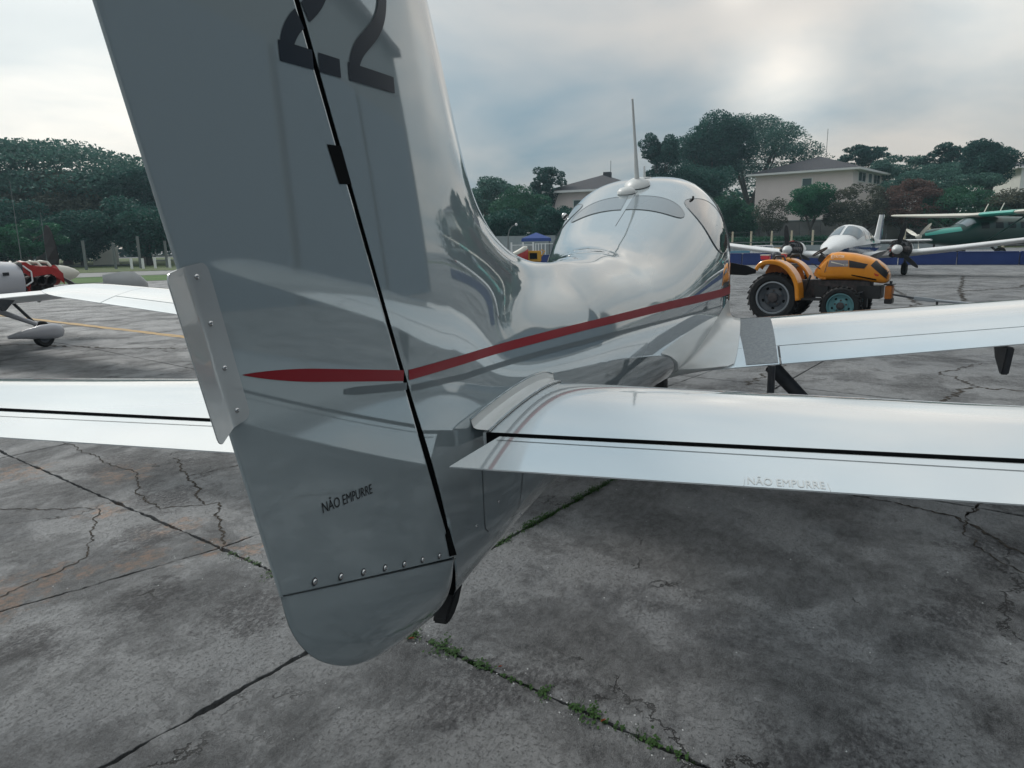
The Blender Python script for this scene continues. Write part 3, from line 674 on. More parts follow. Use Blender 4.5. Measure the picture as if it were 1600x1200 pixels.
F += [(edge[k], edge[(k + 1) % len(edge)], edge[(k + 1) % len(edge)] + st, edge[k] + st) for k in range(len(edge))]
tab = mesh('trim_tab', V, F, 'tab', rud, True, 40)
def screw(x, z, off, r, parent, name='screw', wf=rw):
    y = -(float(wf(np.array([x]), np.array([z]))[0]) + off)
    o = B().lathe([(r, 0), (r * .95, -.35 * r), (r * .75, -.6 * r), (r * .4, -.75 * r), (0, -.8 * r)], (x, y, z), 'Y', 14).build(name, 'chrome', parent, True, 60)
    return o
for x, z in ((-.754, 1.694), (-.742, 1.635), (-.729, 1.575), (-.717, 1.515)):
    o = screw(x, z, .0040, .0037, tab, 'rivet')
for px_, (x, z) in enumerate([(-.598, 1.198), (-.533, 1.172), (-.470, 1.147), (-.403, 1.120), (-.336, 1.093), (-.265, 1.066), (-.192, 1.038)]):
    screw(x, z, .0004, .0050, rud)
    B().lathe([(.0068, 0), (.0068, -.0006), (.004, -.0008)], (x, -(float(rw(np.array([x]), np.array([z]))[0]) + .0003), z), 'Y', 16).build('screw_washer', 'darkmetal', rud, True, 60)
# NAO EMPURRE on the rudder and on the elevator
def letters(s, name, mt, parent, fn, L_):
    v, f = text_pts(s); x0, x1 = v[:, 0].min(), v[:, 0].max(); k = L_ / (x1 - x0); v = (v - [x0, 0, 0]) * k
    return mesh(name, [fn(p[0], p[1]) for p in v], f, mt, parent)
def rudtxt(a, b):
    x = -.562 + a * .988 - b * .10; z = 1.300 - a * .155 + b * 1.25; return (x, -(float(rw(np.array([x]), np.array([z]))[0]) + .0010), z)
letters('NÃO EMPURRE', 'warning_text', 'textblack', rud, rudtxt, .140)

# small things on the tail cone
ribbon('panel_seam', densify(np.array([(.30, 1.10), (.305, .93)]), 12, 3), .0012, 'seam', fus, .0008)
ribbon('panel_seam', densify(np.array([(.055, 1.20), (.062, 1.04), (.075, .975), (.10, .958)]), 24, 5), .0012, 'seam', fus, .0008)
for (x, z) in ((.15, 1.02), (.02, 1.01), (.36, .89)): screw(x, z, .0002, .004, fus, 'screw', W)

# centre seam, rear windows, cabin windows
def body_pt(x, th, off=0.):
    """th: angle from the top, right side negative"""
    t, b, c, h = float(zt(x)), float(zb(x)), float(zcn(x)), float(hw(x)); n = float(nexp(x)); a = abs(th)
    e = 2 / n; z = c + ((t - c) if a < math.pi / 2 else (c - b)) * math.copysign(abs(math.cos(a)) ** e, math.cos(a)); y = h * math.sin(a) ** e if a > 0 else 0
    y = math.copysign(y, th)
    nrm_ = Vector((0, y / h ** 2, (z - c) / (t - c) ** 2)).normalized(); return Vector((x, y, z)) + nrm_ * off
def body_patch(name, fn, mt, parent, n=26, m_=26, off=.0025):
    return grid(name, np.array([[tuple(body_pt(*fn(i / (n - 1), j / (m_ - 1)), off)) for j in range(m_)] for i in range(n)]), mt, parent)
def rearwin(side):
    def fn(u, v):        # u out along the window, v across
        th = .010 + u * .60; half = .19 * math.sqrt(max(1e-5, 1 - u ** 2.6)); xm = 3.20 - .05 * u * u; return xm - half + 2 * half * v, side * th
    return fn
for side in (-1, 1):
    wn = body_patch('rear_window', rearwin(side), 'rearglass', fus)
    fn = rearwin(side); loop = [fn(u, 0) for u in np.linspace(0, 1, 40)] + [fn(u, 1) for u in np.linspace(1, 0, 40)]
    B().tube([body_pt(x, t, .003) for x, t in loop], .0014, 5, False).build('window_seal', 'sealgrey', wn, True, 60)
B().tube([body_pt(x, -.012, .0005) for x in np.linspace(2.62, 3.55, 30)], .0016, 5).build('centre_seam', 'seam', fus, True, 60)
def sidewin(side, x0, x1, z0, z1, k, name='cabin_window'):
    pts = []
    def f(u, v):
        a = u * 2 * math.pi; r = v; X = (x0 + x1) / 2 + r * (x1 - x0) / 2 * math.copysign(abs(math.cos(a)) ** k, math.cos(a)); Z = (z0 + z1) / 2 + r * (z1 - z0) / 2 * math.copysign(abs(math.sin(a)) ** k, math.sin(a)) ; return X, Z
    G = [];
    for u in np.linspace(0, 1, 49): G.append(onside(np.array([f(u, v) for v in np.linspace(.02, 1, 10)]), .004, side))
    o = grid(name, np.array(G), 'glass', fus)
    B().tube(onside(np.array([f(u, 1) for u in np.linspace(0, 1, 49)]), .004, side), .0022, 5, False).build('window_seal', 'sealgrey', o, True, 60)
for side in (-1, 1):
    sidewin(side, 3.30, 3.98, 1.42, 1.79, .8); sidewin(side, 4.08, 4.85, 1.38, 1.74, .6)
B().box((0, 0, 0), (.06, .012, .02)).build('roof_blade', 'blackplastic', fus).location = body_pt(3.62, -.55, .010)
# aerials on the spine
o = B().lathe([(.062, 0), (.060, .014), (.045, .030), (0, .036)], (0, 0, 0), 'Z', 28).build('aerial_puck', 'antenna', plane, True, 60); o.location = body_pt(3.50, .02, .004) + Vector((0, .012, 0)); o.rotation_euler = (0, -.22, 0)
o = B().lathe([(.10, 0), (.095, .012), (.05, .03), (0, .036)], (0, 0, 0), 'Z', 28).build('aerial_base', 'antenna', plane, True, 60); o.location = body_pt(3.74, 0, .004); o.scale = (1.4, .9, 1.5); o.rotation_euler = (0, -.20, 0)
pb = body_pt(3.74, 0, .02); B().tube([pb, pb + Vector((-.03, 0, .05)), pb + Vector((-.10, .0, .22)), pb + Vector((-.26, .0, .53))], [.020, .017, .011, .007], 10).build('whip_aerial', 'antenna', plane, True, 60)
o = B().lathe([(.055, 0), (.05, .008), (0, .012)], (0, 0, 0), 'Z', 24).build('fin_aerial_base', 'antenna', plane, True, 60); o.location = body_pt(4.2, 0, -.002)
p = body_pt(4.2, 0, 0); B().prism([(-.04, 0), (.04, 0), (.0, .085), (-.02, .09)], -.006, .006).build('fin_aerial', 'antenna', plane, bevel=.003).location = p
p = body_pt(3.75, .86, .0); o = B().lathe([(.022, 0), (.022, .03), (.012, .045), (0, .048)], (0, 0, 0), 'Z', 16).build('marker_lamp', 'chrome', plane, True, 50); o.location = p; o.rotation_euler = (-.75, 0, 0)
B().lathe([(.0225, 0.006), (.0235, .014), (.0225, .022)], (0, 0, 0), 'Z', 16).build('lamp_band', 'blackplastic', o, True, 50)

# tailplane and elevators
ZS = 1.236
def af(c, tc=.11): return naca(c) * tc
def slab_wing(name, st, c0, c1, mt, parent, tc=.11, n=34, crest=0):
    """stations (y, x_le, x_te, z); chord fraction c0..c1"""
    cs = c0 + (c1 - c0) * (1 - np.cos(np.pi * np.linspace(0, 1, n))) / 2; rows = []
    for (y, xl, xt, z, *k) in st:
        ch = xl - xt; s = k[0] if k else 1.
        up = np.c_[xl - cs * ch, np.full(n, y), z + af(cs, tc) * ch * s + .0008]; lo = np.c_[xl - cs * ch, np.full(n, y), z - af(cs, tc) * ch * s * .8 - .0008][::-1]
        rows.append(np.concatenate([up, lo]))
    o = grid(name, np.array(rows), mt, parent, closed=True, smooth=True, auto=50)
    bm = bmesh.new(); bm.from_mesh(o.data); bm.verts.ensure_lookup_table(); k = 2 * n
    for r in (0, len(rows) - 1): bm.faces.new([bm.verts[r * k + q] for q in range(k)])
    bmesh.ops.recalc_face_normals(bm, faces=bm.faces); bm.to_mesh(o.data); bm.free(); o.data.set_sharp_from_angle(angle=math.radians(50)); return o
for s in (-1, 1):
    def st(y): return (s * y, .533 - .085 * (y - .15), -.172, ZS)
    hc = .533 / .705
    ys = [.105, .3, .7, 1.1, 1.5, 1.8, 1.95]
    sts = []
    for y in ys:
        q = st(y); sts.append(q)
    # fixed part ends at x = .006, elevator begins at -.008
    def part(name, xa, xb, ysub, mt):
        rows = []; n = 36
        for y in ysub:
            yy, xl, xt, z = st(y); ch = xl - xt; a = (xl - min(xa, xl)) / ch; b = (xl - xb) / ch
            if name == 'elevator' and y < .15: b = min(b, (xl - (-.008 - (.15 - y) * 0)) / ch + (y >= 0) * (b - (xl + .008) / ch) * 1)
            cs = a + (b - a) * (1 - np.cos(np.pi * np.linspace(0, 1, n))) / 2
            th = af(cs, .105) * ch
            if name == 'elevator': th = th * np.sqrt(np.clip(((xl - cs * ch) * -1 - .0035 + .0) / .012 * 2, .12, 1))
            X = xl - cs * ch; rows.append(np.concatenate([np.c_[X, np.full(n, yy), z + th + .0008], np.c_[X, np.full(n, yy), z - th * .8 - .0008][::-1]]))
        G = np.array(rows)
        if name == 'elevator':      # slanted inner end: inner stations slide outwards towards the hinge
            x = G[0, :, 0]; G[0, :, 1] = s * (.074 + np.clip((x + .172) / .164, 0, 1) * .062)
        o = grid(name, G, mt, plane, closed=True, smooth=True, auto=50)
        bm = bmesh.new(); bm.from_mesh(o.data); bm.verts.ensure_lookup_table(); k = 2 * n
        for r in (0, len(rows) - 1): bm.faces.new([bm.verts[r * k + q] for q in range(k)])
        bmesh.ops.recalc_face_normals(bm, faces=bm.faces); bm.to_mesh(o.data); bm.free(); o.data.set_sharp_from_angle(angle=math.radians(50)); return o
    stab = part('tailplane', 9, .0035, [.09, .3, .7, 1.1, 1.5, 1.8, 2.05], 'wingpaint')
    el = part('elevator', -.0045, -.172, [.10, .3, .7, 1.1, 1.5, 1.8, 2.05], 'wingpaint')
    ztop = lambda x, y: ZS + float(af(np.array([(st(abs(y))[1] - x) / (st(abs(y))[1] + .172)]), .105)[0]) * (st(abs(y))[1] + .172) + .0008
    V = []
    for y in np.linspace(.135, 2.04, 40):
        for x in (-.031 - .012 * (y - .13), -.0335 - .012 * (y - .13)): V.append((x, s * y, ztop(x, y) + .0008))
    mesh('elevator_seam', V, [(2 * k, 2 * k + 1, 2 * k + 3, 2 * k + 2) for k in range(39)], 'seam', el)
    B().box((-.0005, s * 1.06, ZS + .004), (.005, 1.92, .040)).build('hinge_slot', 'black', stab)
    # root fairing: strip lying on the tailplane with a flange up the fuselage side
    G = []; 
    X = np.linspace(.010, .545, 50)
    for x in X:
        xx = min(x, .530); zt_ = ZS + float(af(np.array([max(0.0, (.536 - xx) / .708)]), .105)[0]) * .708 + .0008
        wy = float(W(np.array([x]), np.array([zt_ + .02]))[0]); wq = .050 * math.sqrt(max(.02, 1 - max(0, (x - .46) / .09) ** 2)) if x > .46 else .050
        rr_ = []
        for (dy, dz) in ((-.012, .030), (.0012, .030), (.0022, .020), (.006, .010), (.014, .0062), (.030, .0052), (.044, .0048), (.046, .0)):
            k = dy / .05 * wq; rr_.append((x, s * (wy + k), zt_ + dz - (.004 if dy < 0 else 0)))
        G.append(rr_)
    G = np.array(G); o = grid('root_fairing', G, 'fairpaint', plane, smooth=True, auto=40)
    for idx in (1, 6):
        B().tube([tuple(p) for p in G[:, idx]], .0021, 6).build('fairing_edge', 'paint', o, True, 60)
    for idx in (7,):
        B().tube([tuple(p) for p in G[:, idx]], .0014, 5).build('fairing_seal', 'seam', o, True, 60)
    if s < 0:
        def eltxt(a, b):
            y = -.672 - a; x = -.170 + b * 1.9 + .006; return (x, y, ztop(x, y) + .0009)
        letters('NÃO EMPURRE', 'warning_text', 'textgrey', el, eltxt, .135)
        for (x0_, y0_, x1_, y1_) in ((-.170, -.665, -.142, -.667), (-.170, -.814, -.142, -.812)):
            B().tube([(x0_, y0_, ztop(x0_, y0_) + .0006), (x1_, y1_, ztop(x1_, y1_) + .0006)], .0007, 4).build('placard_border', 'textgrey', el)

# wings
WTE, WY = 2.765, .95
def wst(y, s):
    dih = .1029 if s < 0 else .118
    z = .832 + (y - .95) * dih; tip = 4.86; ch = 1.42 - (.62 if s < 0 else .74) * (y - .62) / (tip - .62)
    return (s * y, WTE + ch + .03 * (y - .95) * .2, WTE + .035 * (y - .95), z)
for s in (-1, 1):
    def wpart(name, xa, xb, ys, mt, parent, close=True):
        rows = []; n = 40
        for y in ys:
            yy, xl, xt, z = wst(min(y, 4.72), s); yy = s * y
            k = 1.
            if y > 4.5: e = (y - 4.5) / .38; r = math.sqrt(max(0.0004, 1 - e * e)); k = r; c_ = xt + (xl - xt) * .50; xl2 = c_ + (xl - c_) * (.35 + .65 * r); xt2 = c_ + (xt - c_) * (.35 + .65 * r); xl, xt = xl2, xt2; z = wst(4.5, s)[3] + (y - 4.5) * .13
            ch = xl - xt; a = (xl - min(xa(y), xl)) / ch; b = (xl - max(xb(y), xt)) / ch; cs = a + (b - a) * (1 - np.cos(np.pi * np.linspace(0, 1, n))) / 2; th = af(cs, .145) * ch * k; cam_ = .03 * ch * 4 * cs * (1 - cs)
            X = xl - cs * ch; rows.append(np.concatenate([np.c_[X, np.full(n, yy), z + th * .9 + cam_ + .001], np.c_[X, np.full(n, yy), z - th * .9 + cam_ - .001][::-1]]))
        o = grid(name, np.array(rows), mt, parent, closed=True, smooth=True, auto=50)
        bm = bmesh.new(); bm.from_mesh(o.data); bm.verts.ensure_lookup_table(); k = 2 * n
        for r in (0, len(rows) - 1): bm.faces.new([bm.verts[r * k + q] for q in range(k)])
        bmesh.ops.recalc_face_normals(bm, faces=bm.faces); bm.to_mesh(o.data); bm.free(); o.data.set_sharp_from_angle(angle=math.radians(50)); return o
    fx = lambda y: wst(min(y, 4.7), s)[2] + .275 - .03 * y      # flap / aileron hinge line
    wg = wpart('wing', lambda y: 99, lambda y: fx(y) + .007, [.45, .93, 1.5, 2.2, 3.0, 3.45], 'wingpaint', plane)
    wpart('inner_panel', lambda y: fx(y) + .004, lambda y: 0, [.45, .70, .932], 'wingpaint', wg)
    wpart('flap', lambda y: fx(y) - .004, lambda y: 0, [.944, 1.5, 2.2, 2.86], 'wingpaint', wg)
    wo = wpart('wing_tip_panel', lambda y: 99, lambda y: fx(min(y, 4.3)) + .007 if y < 4.32 else 0, [3.452, 3.9, 4.10], 'wingpaint', wg)
    wpart('aileron', lambda y: fx(y) - .004, lambda y: 0, [2.872, 3.4, 3.9, 4.095], 'wingpaint', wg)
    wpart('wing_tip', lambda y: 99, lambda y: 0, [4.105, 4.3, 4.5, 4.6, 4.68, 4.75, 4.80, 4.84, 4.865, 4.878], 'wingpaint', wg)
    def wtop(x, y):
        yy, xl, xt, z = wst(y, s); ch = xl - xt; c = (xl - x) / ch; return z + float(naca(np.array([c]))[0]) * .145 * ch * .9 + .03 * ch * 4 * c * (1 - c) + .001
    G = [[(fx(y) + e, s * y, wtop(fx(y), y) - .009) for e in (-.012, .014)] for y in np.linspace(.94, 4.1, 20)]
    grid('hinge_slot', np.array(G), 'black', wg)
    # anti-slip walkway
    G = [[(x, s * y, wtop(x, y) + .0022) for y in np.linspace(.70 + .05 * max(0, 1 - (x - WTE) / .8), .925, 6)] for x in np.linspace(WTE + .012, WTE + 1.0, 20)]
    grid('walkway', np.array(G), 'walk', wg)
    # fillet between fuselage and wing root
    G = []
    for x in np.linspace(2.66, 4.12, 44):
        xx = min(max(x, WTE + .001), 4.1); zw = wtop(xx, .72) if x > WTE else wtop(WTE + .001, .72) - (WTE - x) * .05
        k = np.clip((x - 2.66) / .12, 0, 1) ** .7; hgt = .015 + .20 * np.clip((x - 2.66) / 1.2, 0, 1) ** .9; wid = .005 + (.735 - float(W(np.array([x]), np.array([zw + .1]))[0])) * k
        wside = lambda z: float(W(np.array([x]), np.array([z]))[0])
        r_ = []
        for a in np.linspace(0, math.pi / 2, 14):
            e = 1 - math.cos(a); q = 1 - math.sin(a); z = zw + .003 + hgt * q ** 1.6; r_.append((x, s * (wside(z) - .004 + wid * e * 1.0), z))
        last = r_[-1]; r_.append((x, last[1] - s * .01, last[2] - .012)); r_.append((x, s * (wside(zw - .06) - .02), zw - .07)); G.append(r_)
    o = grid('wing_root_fairing', np.array(G), 'fairpaint', plane, smooth=True, auto=60)
    # flap hinge bracket, step, main gear
    yb = 2.085
    B().prism([(WTE + .03, wst(yb, s)[3] - .012), (WTE + .24, wst(yb, s)[3] - .03), (WTE + .20, wst(yb, s)[3] - .10), (WTE + .10, wst(yb, s)[3] - .175), (WTE + .07, wst(yb, s)[3] - .170)], s * yb - .018, s * yb + .018).build('flap_bracket', 'darkmetal', wg, bevel=.006)
    B().tube([(2.60, s * .88, .86), (2.60, s * .88, .60), (2.60, s * .9, .44)], .020, 8).build('step_post', 'darkmetal', plane)
    B().box((2.60, s * .90, .435), (.12, .16, .02)).build('step_pad', 'rubber', plane)
    gl = B(); gl.tube([(2.95, s * .90, .78), (2.98, s * 1.10, .56), (3.0, s * 1.27, .27)], [.045, .04, .03], 10).build('gear_leg', 'darkmetal', plane, True, 60)
    wl = B().lathe([(.05, -.05), (.13, -.07), (.19, -.055), (.205, 0), (.19, .055), (.13, .07), (.05, .05)], (3.10, s * 1.30, .065 + .10), 'Y', 32).build('main_wheel', 'rubber', plane, True, 50)
    pant = []
    for x, r in ((2.62, .02), (2.75, .07), (2.95, .12), (3.15, .145), (3.32, .12), (3.42, .03)):
        pant.append([(x, s * 1.30 + r * .75 * math.cos(a), .21 + (.02 if x < 2.8 else 0) + r * 1.1 * math.sin(a)) for a in np.linspace(0, 2 * math.pi, 20)[:-1]])
    grid('wheel_spat', np.array(pant), 'wingpaint', plane, closed=True)
B().tube([(5.3, 0, .7), (5.55, 0, .36), (5.75, 0, .22)], .03, 8).build('nose_leg', 'darkmetal', plane)
B().lathe([(.04, -.05), (.12, -.06), (.165, -.04), (.175, 0), (.165, .04), (.12, .06), (.04, .05)], (5.75, 0, -.08), 'Y', 28).build('nose_wheel', 'rubber', plane, True, 50)

# ------------------------------------------------------------------ generic pieces for the distant aircraft
def loft(name, st, mt, parent, n=28, power=2.3, fn=None):
    """stations (x, half width, z top, z bottom, z widest)"""
    rows = []
    for (x, h, t, b, c) in st:
        r = []
        for k in range(n):
            a = 2 * math.pi * k / n; ca, sa = math.cos(a), math.sin(a); e = 2 / power
            z = c + ((t - c) if ca > 0 else (c - b)) * math.copysign(abs(ca) ** e, ca); r.append((x, h * math.copysign(abs(sa) ** e, sa), z))
        rows.append(r)
    o = grid(name, np.array(rows), mt, parent, closed=True, smooth=True); bm = bmesh.new(); bm.from_mesh(o.data); bm.verts.ensure_lookup_table()
    bm.faces.new([bm.verts[q] for q in range(n)]); bm.faces.new([bm.verts[(len(st) - 1) * n + q] for q in range(n)][::-1]); bmesh.ops.recalc_face_normals(bm, faces=bm.faces); bm.to_mesh(o.data); bm.free()
    o.data.set_sharp_from_angle(angle=math.radians(50)); return o
def dense(st, n=30):
    a = np.array(st, float); x = np.linspace(a[0, 0], a[-1, 0], n); return [tuple([q] + [float(np.interp(q, a[:, 0] * (1 if a[-1, 0] > a[0, 0] else 1), a[:, c])) for c in range(1, 5)]) for q in x]
def simple_wing(name, st, mt, parent, tc=.13, vertical=False):
    """st: (span, x_le, x_te, height)"""
    n = 14; cs = (1 - np.cos(np.pi * np.linspace(0, 1, n))) / 2; rows = []
    for (y, xl, xt, z) in st:
        ch = xl - xt; th = naca(cs) * tc * ch + .004; X = xl - cs * ch
        if vertical: r = np.concatenate([np.c_[X, z + th, np.full(n, y)], np.c_[X, z - th, np.full(n, y)][::-1]])
        else: r = np.concatenate([np.c_[X, np.full(n, y), z + th], np.c_[X, np.full(n, y), z - th][::-1]])
        rows.append(r)
    o = grid(name, np.array(rows), mt, parent, closed=True, smooth=True); bm = bmesh.new(); bm.from_mesh(o.data); bm.verts.ensure_lookup_table(); k = 2 * n
    for r in (0, len(rows) - 1): bm.faces.new([bm.verts[r * k + q] for q in range(k)])
    bmesh.ops.recalc_face_normals(bm, faces=bm.faces); bm.to_mesh(o.data); bm.free(); o.data.set_sharp_from_angle(angle=math.radians(45)); return o
def blade(parent, c, ang, R_, wd, mt, tip=None):
    d = Vector((0, math.cos(ang), math.sin(ang))); q = Vector((0, -math.sin(ang), math.cos(ang))); V = []
    prof = ((.08, .35, .9), (.3, .9, .7), (.55, 1., .45), (.8, .85, .3), (.95, .5, .2), (1., .1, .2))
    for r, w_, tw in prof:
        for sg in (-1, 1):
            for e in (-.012, .012): V.append(Vector(c) + d * R_ * r + q * sg * wd * w_ * math.cos(tw) + Vector((sg * wd * w_ * math.sin(tw) + e, 0, 0)))
    F = []
    for r in range(len(prof) - 1):
        o_ = r * 4; F += [(o_, o_ + 2, o_ + 6, o_ + 4), (o_ + 1, o_ + 5, o_ + 7, o_ + 3), (o_, o_ + 4, o_ + 5, o_ + 1), (o_ + 2, o_ + 3, o_ + 7, o_ + 6)]
    return B().add(V, F).build('propeller_blade', mt, parent)
def wheel(parent, c, r, w_, mt='rubber', hub='greyrim'):
    o = B().lathe([(r * .55, -w_ * .42), (r * .85, -w_ * .5), (r * .98, -w_ * .3), (r, 0), (r * .98, w_ * .3), (r * .85, w_ * .5), (r * .55, w_ * .42)], c, 'Y', 26).build('wheel', mt, parent, True, 50)
    B().lathe([(r * .55, -w_ * .40), (r * .5, -w_ * .3), (r * .2, -w_ * .34), (0, -w_ * .34)], c, 'Y', 20).build('hub', hub, o, True, 50)
    B().lathe([(r * .55, w_ * .40), (r * .5, w_ * .3), (r * .2, w_ * .34), (0, w_ * .34)], c, 'Y', 20).build('hub', hub, o, True, 50)
    return o

# ------------------------------------------------------------------ left: same type of aeroplane with its engine uncovered
hp, az = place(86, 16.9, 420); HEAD = az - math.radians(60)
left = empty('light_aircraft', (0, 0, 0), HEAD); fwd = Vector((math.cos(HEAD), math.sin(HEAD), 0))
left.location = hp - fwd * 2.52
props(left, 'silver aeroplane at the left edge with its red engine baffle uncovered and white spinner', 'aeroplane')
NZ = 1.20
st = [(-5.1, .06, 1.35, 1.05, 1.2), (-3.6, .22, 1.42, .92, 1.2), (-2.2, .45, 1.62, .76, 1.18), (-1.2, .62, 1.98, .64, 1.15), (-.4, .66, 2.06, .60, 1.12), (.3, .62, 1.86, .60, 1.12), (.8, .58, 1.55, .62, 1.12), (1.66, .50, 1.47, .68, 1.12)]
lf = loft('fuselage', dense(st, 40), 'silver', left)
B().box((1.32, -.55, 1.26), (.10, .02, .06)).build('cowl_latch', 'blackplastic', lf)
# engine bay
fw_ = B(); fw_.box((1.67, 0, 1.08), (.02, .88, .70)).build('firewall', 'darkmetal', left, bevel=.004)
for s in (-1, 1):
    V = []; F = []
    prof = [(1.69, 1.46, 1.28), (1.76, 1.46, 1.22), (1.84, 1.41, 1.17), (1.98, 1.37, 1.20), (2.2, 1.36, 1.22), (2.36, 1.30, 1.10), (2.44, 1.22, 1.00)]
    for x, t, b in prof: V += [(x, s * (.42 - .03 * (x - 1.3)), t), (x, s * (.43 - .03 * (x - 1.3)), b), (x, s * (.24), t + .02)]
    for k in range(len(prof) - 1): F += [(3 * k, 3 * k + 3, 3 * k + 4, 3 * k + 1), (3 * k, 3 * k + 2, 3 * k + 5, 3 * k + 3)]
    mesh('engine_baffle', V, F, 'redbaffle', left)
    for x in (1.84, 2.02, 2.2):
        B().lathe([(.09, 0), (.09, .02), (.085, .03), (.10, .04), (.10, .06), (.085, .07), (.10, .08), (.10, .14), (.07, .2), (0, .2)], (x, s * .20 if s > 0 else -.40, 1.10), 'Y', 16).build('cylinder_head', 'engine', left, True, 40)
        B().tube([(x + .05, s * .34, 1.36), (x + .02, s * .30, 1.44), (x - .05, s * .15, 1.46), (x - .12, s * .05, 1.42)], .028, 8).build('intake_pipe', 'cream', left, True, 60)
    B().tube([(1.70, s * .40, 1.40), (1.82, s * .44, 1.28), (1.82, s * .44, 1.10), (1.70, s * .42, 1.02)], .016, 8).build('air_hose', 'white', left, True, 60)
    B().tube([(1.69, s * .40, 1.06), (1.82, s * .36, .88), (1.72, s * .30, .76)], .02, 8).build('engine_mount_tube', 'redbaffle', left, True, 60)
    B().tube([(1.69, s * .40, .78), (1.80, s * .38, 1.04)], .016, 8).build('engine_mount_tube', 'redbaffle', left, True, 60)
B().box((2.02, 0, 1.06), (.68, .34, .36)).build('crankcase', 'engine', left, bevel=.03)
for k in range(9): B().tube([(1.72 + .07 * k, -.36, .95 + .1 * math.sin(k * 2)), (1.75 + .07 * k, -.40, .88), (1.8 + .07 * k, -.34, .82 + .05 * math.cos(k))], .013, 6).build('hose', 'engine', left, True, 60)
B().box((2.0, -.02, .82), (.62, .56, .10)).build('oil_sump', 'engine', left, bevel=.02)
B().lathe([(.20, 2.40), (.20, 2.50), (.15, 2.46)], (0, 0, NZ - .02), 'X', 24).build('crank_flange', 'redbaffle', left, True, 50)
B().lathe([(.185, 2.50), (.175, 2.62), (.145, 2.76), (.09, 2.90), (.03, 2.98), (0, 2.99)], (0, 0, NZ), 'X', 28).build('spinner', 'cream', left, True, 60)
for k in range(3): blade(left, (2.53, 0, NZ), math.radians(84) + k * 2.094, .97, .11, 'blackplastic')
for s in (-1, 1):
    stw = [(s * y, 1.05 - .06 * (y - .6), 1.05 - .06 * (y - .6) - (1.38 - .13 * (y - .6)), .80 + .075 * (y - .6)) for y in (.3, .6, 2, 3.5, 5.0, 5.25)]
    y, a, b, z = stw[-1]
    stw += [(s * 5.36, a - .08, b + .01, z + .04), (s * 5.45, a - .20, b - .02, z + .11), (s * 5.49, a - .34, b - .05, z + .19)]
    lw = simple_wing('wing', stw, 'white', left, .14)
    B().prism([(-.45, .80), (-.05, .78), (-.12, .62), (-.3, .52), (-.36, .55)], s * 1.9 - .04, s * 1.9 + .04).build('flap_bracket', 'darkmetal', lw)
    B().prism([(-.45, 1.02), (-.2, .98), (-.34, .84), (-.38, .84)], s * 3.6 - .03, s * 3.6 + .03).build('flap_bracket', 'darkmetal', lw)
    B().tube([(-.5, s * 1.0, .72), (-.75, s * 1.05, .50)], .03, 6).build('boarding_step', 'darkmetal', left)
    B().tube([(.70, s * .95, .74), (.85, s * 1.3, .60), (1.15, s * 1.60, .40)], [.06, .05, .04], 8).build('gear_leg', 'silver', left, True, 60)
    pant = dense([(-.62, .03, .27, .21, .24), (-.3, .08, .36, .17, .25), (0, .115, .42, .12, .26), (.25, .125, .43, .10, .26), (.40, .10, .38, .13, .26), (.47, .02, .29, .22, .26)], 16)
    o = loft('wheel_spat', pant, 'silver', left, 18); o.scale = (.86, .9, .86); o.location = (1.16, s * 1.66, .03)
    wheel(left, (1.20, s * 1.66, .17), .17, .11)
    simple_wing('tailplane', [(s * .08, -4.5, -5.25, 1.25), (s * 1.9, -4.75, -5.25, 1.27)], 'white', left)
simple_wing('fin', [(1.3, -3.9, -5.1, 0), (1.6, -4.5, -5.2, 0), (2.7, -4.95, -5.5, 0)], 'silver', left, .09, True)
wheel(left, (2.1, 0, .15), .15, .10)
B().tube([(1.6, 0, .75), (2.05, 0, .18)], .03, 8).build('nose_leg', 'darkmetal', left)

